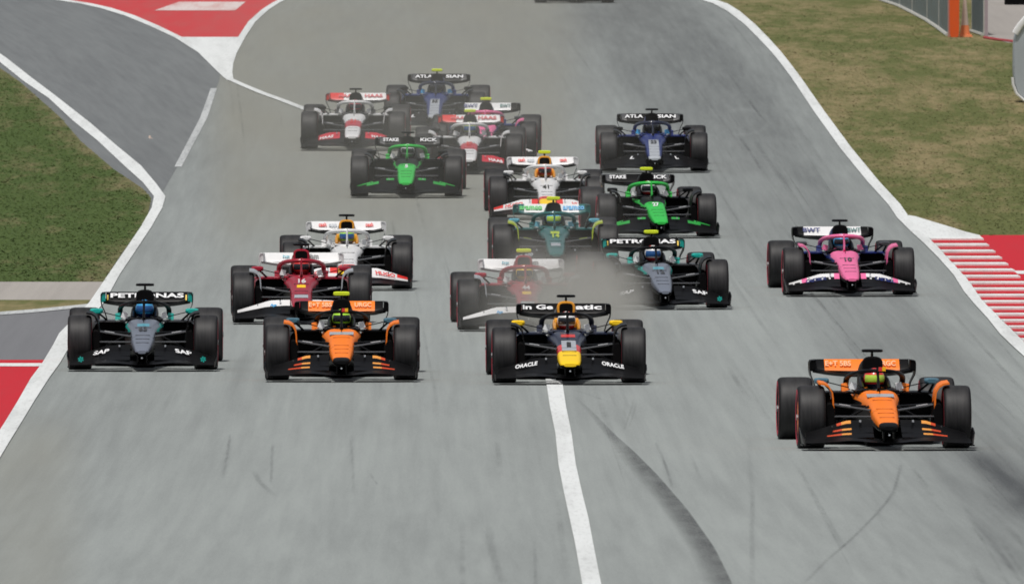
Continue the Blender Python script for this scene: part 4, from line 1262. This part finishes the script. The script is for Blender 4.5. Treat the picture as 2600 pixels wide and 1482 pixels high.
# front axle centre (x, y), sideways step of the rear axle (all measured), team, camera colour, number, labels
CARS = [
 (363, 936, 8, 'teal', BLACK, '63', 'silver nosed black and teal racing car at far left, black camera pod', SKYB, BLUE, VISB, 'light blue', NAVY),
 (867, 963, 0, 'orange', YELLOW_CAM, '', 'orange and black racing car with fluorescent yellow camera pod, left of centre', FLUO, DARKG, VIS, 'lime green', NAVY),
 (1444, 970, -11, 'navy', BLACK, '1', 'navy racing car with yellow nose tip driving over the white centre line', WHITE, REDP, VIS, 'white and red', NAVY),
 (2243, 1136, -45, 'orange', BLACK, '', 'orange and black racing car nearest the camera, leading at lower right', REDP, NAVY, VISY, 'red and lime', NAVY),
 (765, 817, 0, 'red', BLACK, '16', 'dark red racing car with white wings, clear of the dust, behind the left orange car', REDP, MAROON, VIS, 'red', MAROON),
 (882, 732, -3, 'white', BLACK, '', 'white racing car with yellow nose tip directly behind the left dark red car', FLUO, WHITE, VISB, 'lime and white', NAVY),
 (1338, 835, -13, 'red', YELLOW_CAM, '44', 'dark red racing car half hidden in pale dust behind the navy car', YEL, YEL, VIS, 'yellow', MAROON),
 (1677, 780, -38, 'teal', YELLOW_CAM, '12', 'silver nosed black and teal racing car with yellow camera pod, right of the dust', WHITE, REDP, VISB, 'white and red', NAVY),
 (2153, 747, -33, 'pink', BLACK, '10', 'pink nosed racing car alone beside the striped kerb at right', SKYB, WHITE, VIS, 'white and pale blue', BLUE),
 (1410, 683, -8, 'racing', YELLOW_CAM, '14', 'dark green racing car with lime deflectors in the middle of the pack', SKYB, AGREEN, VISY, 'sky blue', AGREEN),
 (1666, 599, -40, 'green', YELLOW_CAM, '27', 'bright green nosed racing car right of centre, turned slightly right', WHITE, REDP, VIS, 'white and red', BLACK),
 (1388, 552, -9, 'white', YELLOW_CAM, '41', 'white racing car with yellow camera pod behind the dark green car', REDP, AMBER, VIS, 'orange and red', NAVY),
 (1032, 497, 6, 'green', None, '5', 'bright green nosed racing car in the hazy left group', WHITE, GREEN, VIS, 'white and green', BLACK),
 (897, 377, 10, 'haas', BLACK, '31', 'white and crimson racing car leftmost of the rear group, black camera pod', HRED, DARKG, VIS, 'dark red', DARKG),
 (1191, 437, 4, 'haas', YELLOW_CAM, '87', 'white and crimson racing car with yellow camera pod, in front of the rear pink car', LIME, GREY, VISB, 'yellow and blue', DARKG),
 (1104, 325, 9, 'blue', YELLOW_CAM, '55', 'blue racing car at the very back of the pack in the haze', NAVY, DARKG, VIS, 'dark blue', NAVY),
 (1229, 404, 8, 'pink', YELLOW_CAM, '43', 'pink nosed racing car mostly hidden behind the white and crimson car', REDP, WHITE, VIS, 'red and white', BLUE),
 (1660, 433, -8, 'blue', BLACK, '23', 'blue racing car alone in clear air right of the rear group', NAVY, DARKG, VIS, 'dark blue', NAVY),
 (1458, 6, 4, 'green', BLACK, '', 'distant dark racing car cut off by the top edge of the photo', DARKG, BLACK, VIS, 'dark', BLACK),
]

SHORT = ['black and teal car at far left', 'left orange and black car', 'navy car with yellow nose', 'orange car leading at lower right', 'left dark red car', 'left white car',
         'dark red car in the dust', 'teal car right of the dust', 'pink nosed car beside the kerb', 'dark green car', 'right bright green car', 'right white car', 'left bright green car',
         'leftmost white and crimson car', 'white and crimson car with yellow pod', 'hazy blue car at the back', 'pink nosed car in the rear group', 'blue car in clear air', '']
for i, (cx_, cy_, sh, team, camc, num, label, h1, h2, vis, hname, suit) in enumerate(CARS):
    T = TEAMS[team]
    car = build_car(T, camc or BLACK, num)
    X0, Y0 = P(cx_, cy_ + 1)
    Y1 = Y0 + 3.6
    xr = cx_ + sh
    X1 = (xr - W / 2) / F * Y1
    yaw = -math.atan2(X1 - X0, 3.6)
    z0, z1 = float(gz(Y0)), float(gz(Y0 + 3.6))
    pit = math.atan2(z1 - z0, 3.6)
    loc = (X0, Y0, z0 + 0.003)
    rot = (Matrix.Rotation(yaw, 3, 'Z') @ Matrix.Rotation(pit, 3, 'X')).to_euler()
    car.location = loc; car.rotation_euler = rot
    tag(car, label, 'racing car', 'racing cars on the track')
    if cy_ > 100:
        d = build_driver(suit, h1, h2, vis)
        d.location = loc; d.rotation_euler = rot
        tag(d, 'person in a %s helmet driving the %s' % (hname, SHORT[i]), 'person', 'drivers in the cars')

# ------------------------------------------------------------------ things beside the track, upper right
def gp(x, y, dz=0.0):
    X_, Y_ = P(x, y)
    return Vector((X_, Y_, float(gz(Y_)) + dz))

FENCE_G = simple('fence_panel_grey', (0.30, 0.32, 0.33), rough=0.5, dirt=0.5, scale=3)
FENCE_B = simple('fence_panel_teal', (0.17, 0.21, 0.22), rough=0.5, dirt=0.4, scale=3)
RAIL = simple('pale_rail', (0.50, 0.50, 0.46), rough=0.6, dirt=0.3)
ORP = simple('orange_padding', (0.78, 0.10, 0.01), rough=0.55, dirt=0.1)
CREAM = simple('cream_sleeve', (0.62, 0.50, 0.42), rough=0.6)
CONEO = simple('cone_orange', (0.85, 0.25, 0.09), rough=0.6)
PINKG = simple('pinkish_grey_post', (0.38, 0.31, 0.33), rough=0.6)
PAD = simple('barrier_pad', (0.40, 0.44, 0.47), rough=0.5, dirt=0.15, scale=2)

def slat_fence(name, label, pts, h, pitch, mats, rail):
    a0 = gp(*pts[0])
    root = empty(name, a0)
    tag(root, label, 'fence')
    pan = MB(); rl = MB()
    P3 = [gp(*q) - a0 for q in pts]
    acc = 0
    for u, v in zip(P3[:-1], P3[1:]):
        d = v - u; L = d.length; n = max(1, int(L / pitch))
        yawv = math.atan2(d.y, d.x)
        for k in range(n):
            c = u + d * ((k + 0.5) / n)
            hh = h
            pan.box(c + Vector((0, 0, 0.06 + hh / 2)), (L / n * 0.78, 0.03 + 0.02 * (k % 2), hh), k % 2, rot=Matrix.Rotation(yawv, 3, 'Z'))
        rl.tube([u + Vector((-0.05, -0.08, 0.03)), v + Vector((-0.05, -0.08, 0.03))], 0.05, 0.04, n=6)
        rl.tube([u + Vector((0, 0, h)), v + Vector((0, 0, h))], 0.03, 0.03, n=6)
    for k, q in enumerate(P3):
        pb = MB(); pb.box(q + Vector((0, 0, (h + 0.1) / 2)), (0.06, 0.06, h + 0.1)); pb.build('post', rail, root, smooth=False)
    pan.build('slat_panel', mats, root, smooth=False)
    rl.build('rail', rail, root)
slat_fence('slat_fence', 'grey slatted fence with a pale base rail above the dry grass', [(2238, 2), (2286, 18), (2318, 34), (2356, 54), (2386, 74), (2410, 92)], 1.7, 0.35, [FENCE_G, FENCE_B], RAIL)
slat_fence('slat_fence', 'short grey fence bay between the traffic cone and the pinkish post', [(2470, 82), (2500, 92)], 1.7, 0.08, [FENCE_G, FENCE_B], RAIL)

t = empty('padded_post', gp(2423, 96)); tag(t, 'tall orange padded post at the end of the grey fence', 'post')
b = MB(); b.loft([(-0.11, 0, 0.11, 0.0, 1.9, 8), (0.11, 0, 0.11, 0.0, 1.9, 8)], n=16)
b.v = [(x, y, z) for x, y, z in b.v]
b.build('padding', ORP, t)
b = MB(); b.box((-0.125, 0, 0.95), (0.03, 0.18, 1.9)); b.build('backing_board', simple('faded_red', (0.5, 0.2, 0.17)), t, smooth=False)

t = empty('traffic_cone', gp(2452, 95)); tag(t, 'tall orange traffic cone with a cream sleeve beside the orange post', 'traffic cone')
b = MB(); b.box((0, 0, 0.03), (0.30, 0.30, 0.06), taper=0.9); b.build('base', CONEO, t, smooth=False)
def cone_part(z0, z1, r0, r1, n=20):
    b = MB(); vs = []
    for z, r in ((z0, r0), (z1, r1)):
        for k in range(n):
            a = 2 * math.pi * k / n; vs.append((r * math.cos(a) - 0.02, r * math.sin(a), z))
    b.add(vs, [(k, (k + 1) % n, n + (k + 1) % n, n + k) for k in range(n)] + [tuple(range(n)), tuple(range(n, 2 * n))])
    return b
cone_part(0.06, 0.27, 0.12, 0.085).build('cone_body', CONEO, t)
cone_part(0.27, 0.98, 0.085, 0.022).build('sleeve', CREAM, t)

t = empty('fence_post', gp(2504, 97)); tag(t, 'pinkish grey post between the short fence bay and the gravel', 'post')
b = MB(); b.box((0, 0, 0.95), (0.075, 0.08, 1.9)); b.build('upright', PINKG, t, smooth=False)
b = MB(); b.box((0, 0, 0.01), (0.16, 0.16, 0.02)); b.build('foot_plate', DARKG, t, smooth=False)

b = MB()   # low red edging along the gravel
for u, v in zip([(2500, 99), (2530, 104), (2572, 109)], [(2530, 104), (2572, 109), (2700, 116)]):
    b.tube([gp(*u, 0.03), gp(*v, 0.03)], 0.04, 0.035, n=6)
tag(b.build('edging', simple('red_edging', (0.42, 0.05, 0.06))), 'low red edging between the dry grass and the gravel', 'edging')

b = MB()   # black block at the frame's upper right, seen only by its base
c0 = gp(2600, 14)
b.box(c0 + Vector((0.35, 0.6, 0.45)), (1.6, 1.2, 0.9)); b.box(c0 + Vector((0.35, -0.05, 0.08)), (1.64, 0.12, 0.16))
tag(b.build('equipment_case', MATTE, smooth=False), 'black case standing on the gravel at the upper right corner', 'case')

# large rounded barrier leaving the frame at right
t = empty('barrier_cushion', gp(2640, 262)); tag(t, 'large rounded pale blue crash barrier cushion at the right edge', 'crash barrier')
b = MB()
secs = []
def outline(grow=0.0):
    return [(-0.10, 0.02), (-0.30, 0.06), (-0.46, 0.20), (-0.52, 0.40), (-0.53, 0.7), (-0.52, 1.25), (-0.46, 1.50), (-0.33, 1.68), (-0.10, 1.76), (0.8, 1.78), (1.2, 1.6), (1.3, 1.2), (1.3, 0.4), (1.15, 0.1), (0.9, 0.02)]
ol = outline(); n = len(ol)
vs = []
for yy, sc in ((0.0, 0.97), (0.04, 1.0), (0.9, 1.0), (0.94, 0.97)):
    for (x, z) in ol: vs.append((0.35 + (x - 0.35) * sc, yy, 0.85 + (z - 0.85) * sc))
fs = [tuple(range(n)), tuple(range(4 * n - 1, 3 * n - 1, -1))]
for j in range(3):
    for k in range(n): fs.append((j * n + k, j * n + (k + 1) % n, (j + 1) * n + (k + 1) % n, (j + 1) * n + k))
b.add(vs, fs)
b.build('cushion', PAD, t)
b = MB(); b.tube([(x, -0.01, z) for x, z in [(-0.55, 0.52), (-0.54, 0.38), (-0.47, 0.19), (-0.31, 0.05), (-0.10, 0.0), (0.9, 0.0)]], 0.03, 0.03, n=8, up=(0, 1, 0)); b.build('bottom_rim', WHITE, t)
b = MB(); b.tube([(x, -0.01, z) for x, z in [(-0.50, 1.40), (-0.40, 1.56), (-0.28, 1.70), (-0.05, 1.80)]], 0.07, 0.05, n=8, up=(0, 1, 0)); b.build('top_roll', WHITE, t)

t = empty('track_marker', gp(383, 352)); tag(t, 'tiny pale orange marker lying on the pit exit road', 'marker')
b = MB(); b.box((0, 0, 0.006), (0.07, 0.07, 0.012), taper=0.9); b.build('base', CREAM, t, smooth=False)
cone_part(0.012, 0.06, 0.03, 0.015, 12).build('cone_body', CREAM, t)

# ------------------------------------------------------------------ dust raised by the cars
def dust_mat(name, col, dens, nscale, thr=(0.38, 0.66), soft=(0.0, 1.0)):
    m = bpy.data.materials.new(name); m.use_nodes = True
    n, l = nt(m); n.clear()
    out = n.new('ShaderNodeOutputMaterial')
    pv = n.new('ShaderNodeVolumePrincipled')
    pv.inputs['Color'].default_value = (*col, 1)
    pv.inputs['Anisotropy'].default_value = 0.1
    tc = n.new('ShaderNodeTexCoord')
    ln = n.new('ShaderNodeVectorMath'); ln.operation = 'LENGTH'
    l.new(tc.outputs['Object'], ln.inputs[0])
    fall = remap(n, l, ln.outputs['Value'], 1.0, 0.15, 0.0, 1.0)
    fall = math2(n, l, 'POWER', fall, 1.5)
    ge = n.new('ShaderNodeNewGeometry')
    ns = noise(n, l, ge.outputs['Position'], nscale, 3, 0.55, (1, 0.4, 1))
    d = math2(n, l, 'MULTIPLY', fall, remap(n, l, ns, thr[0], thr[1], 0.12, 1.3))
    d = math2(n, l, 'MULTIPLY', d, dens)
    l.new(d, pv.inputs['Density'])
    l.new(pv.outputs[0], out.inputs['Volume'])
    return m

def dust(label, px_, D_, z_, rad, col, dens, nscale=1.2):
    X_ = (px_ - W / 2) / F * D_
    bm = bmesh.new(); bmesh.ops.create_icosphere(bm, subdivisions=3, radius=1.0)
    me = bpy.data.meshes.new('dust_cloud'); bm.to_mesh(me); bm.free()
    o = bpy.data.objects.new('dust_cloud', me); COL.objects.link(o)
    o.location = (X_, D_, float(gz(D_)) + z_); o.scale = rad
    me.materials.append(dust_mat('dust_air', col, dens, nscale))
    tag(o, label, 'dust', None, 'stuff')
    return o
DC = (0.66, 0.65, 0.605)
dust('thick pale dust hanging between the navy car and the right teal car', 1500, 257, 0.45, (1.0, 5.0, 0.85), DC, 1.35, 2.6)
dust('thinner dust spreading over the dusty dark red car', 1390, 257, 0.5, (1.5, 5.0, 1.2), DC, 0.36, 1.6)
dust('thin dust over the dark green car in mid pack', 1400, 290, 0.5, (1.8, 8.0, 1.3), DC, 0.05, 1.0)
dust('broad thin haze of dust over the rear left group of cars', 1050, 330, 1.0, (5.5, 26.0, 2.6), DC, 0.025, 0.5)
dust('faint haze of dust trailing over the far track', 1150, 395, 1.5, (7.0, 40.0, 4.0), DC, 0.012, 0.25)
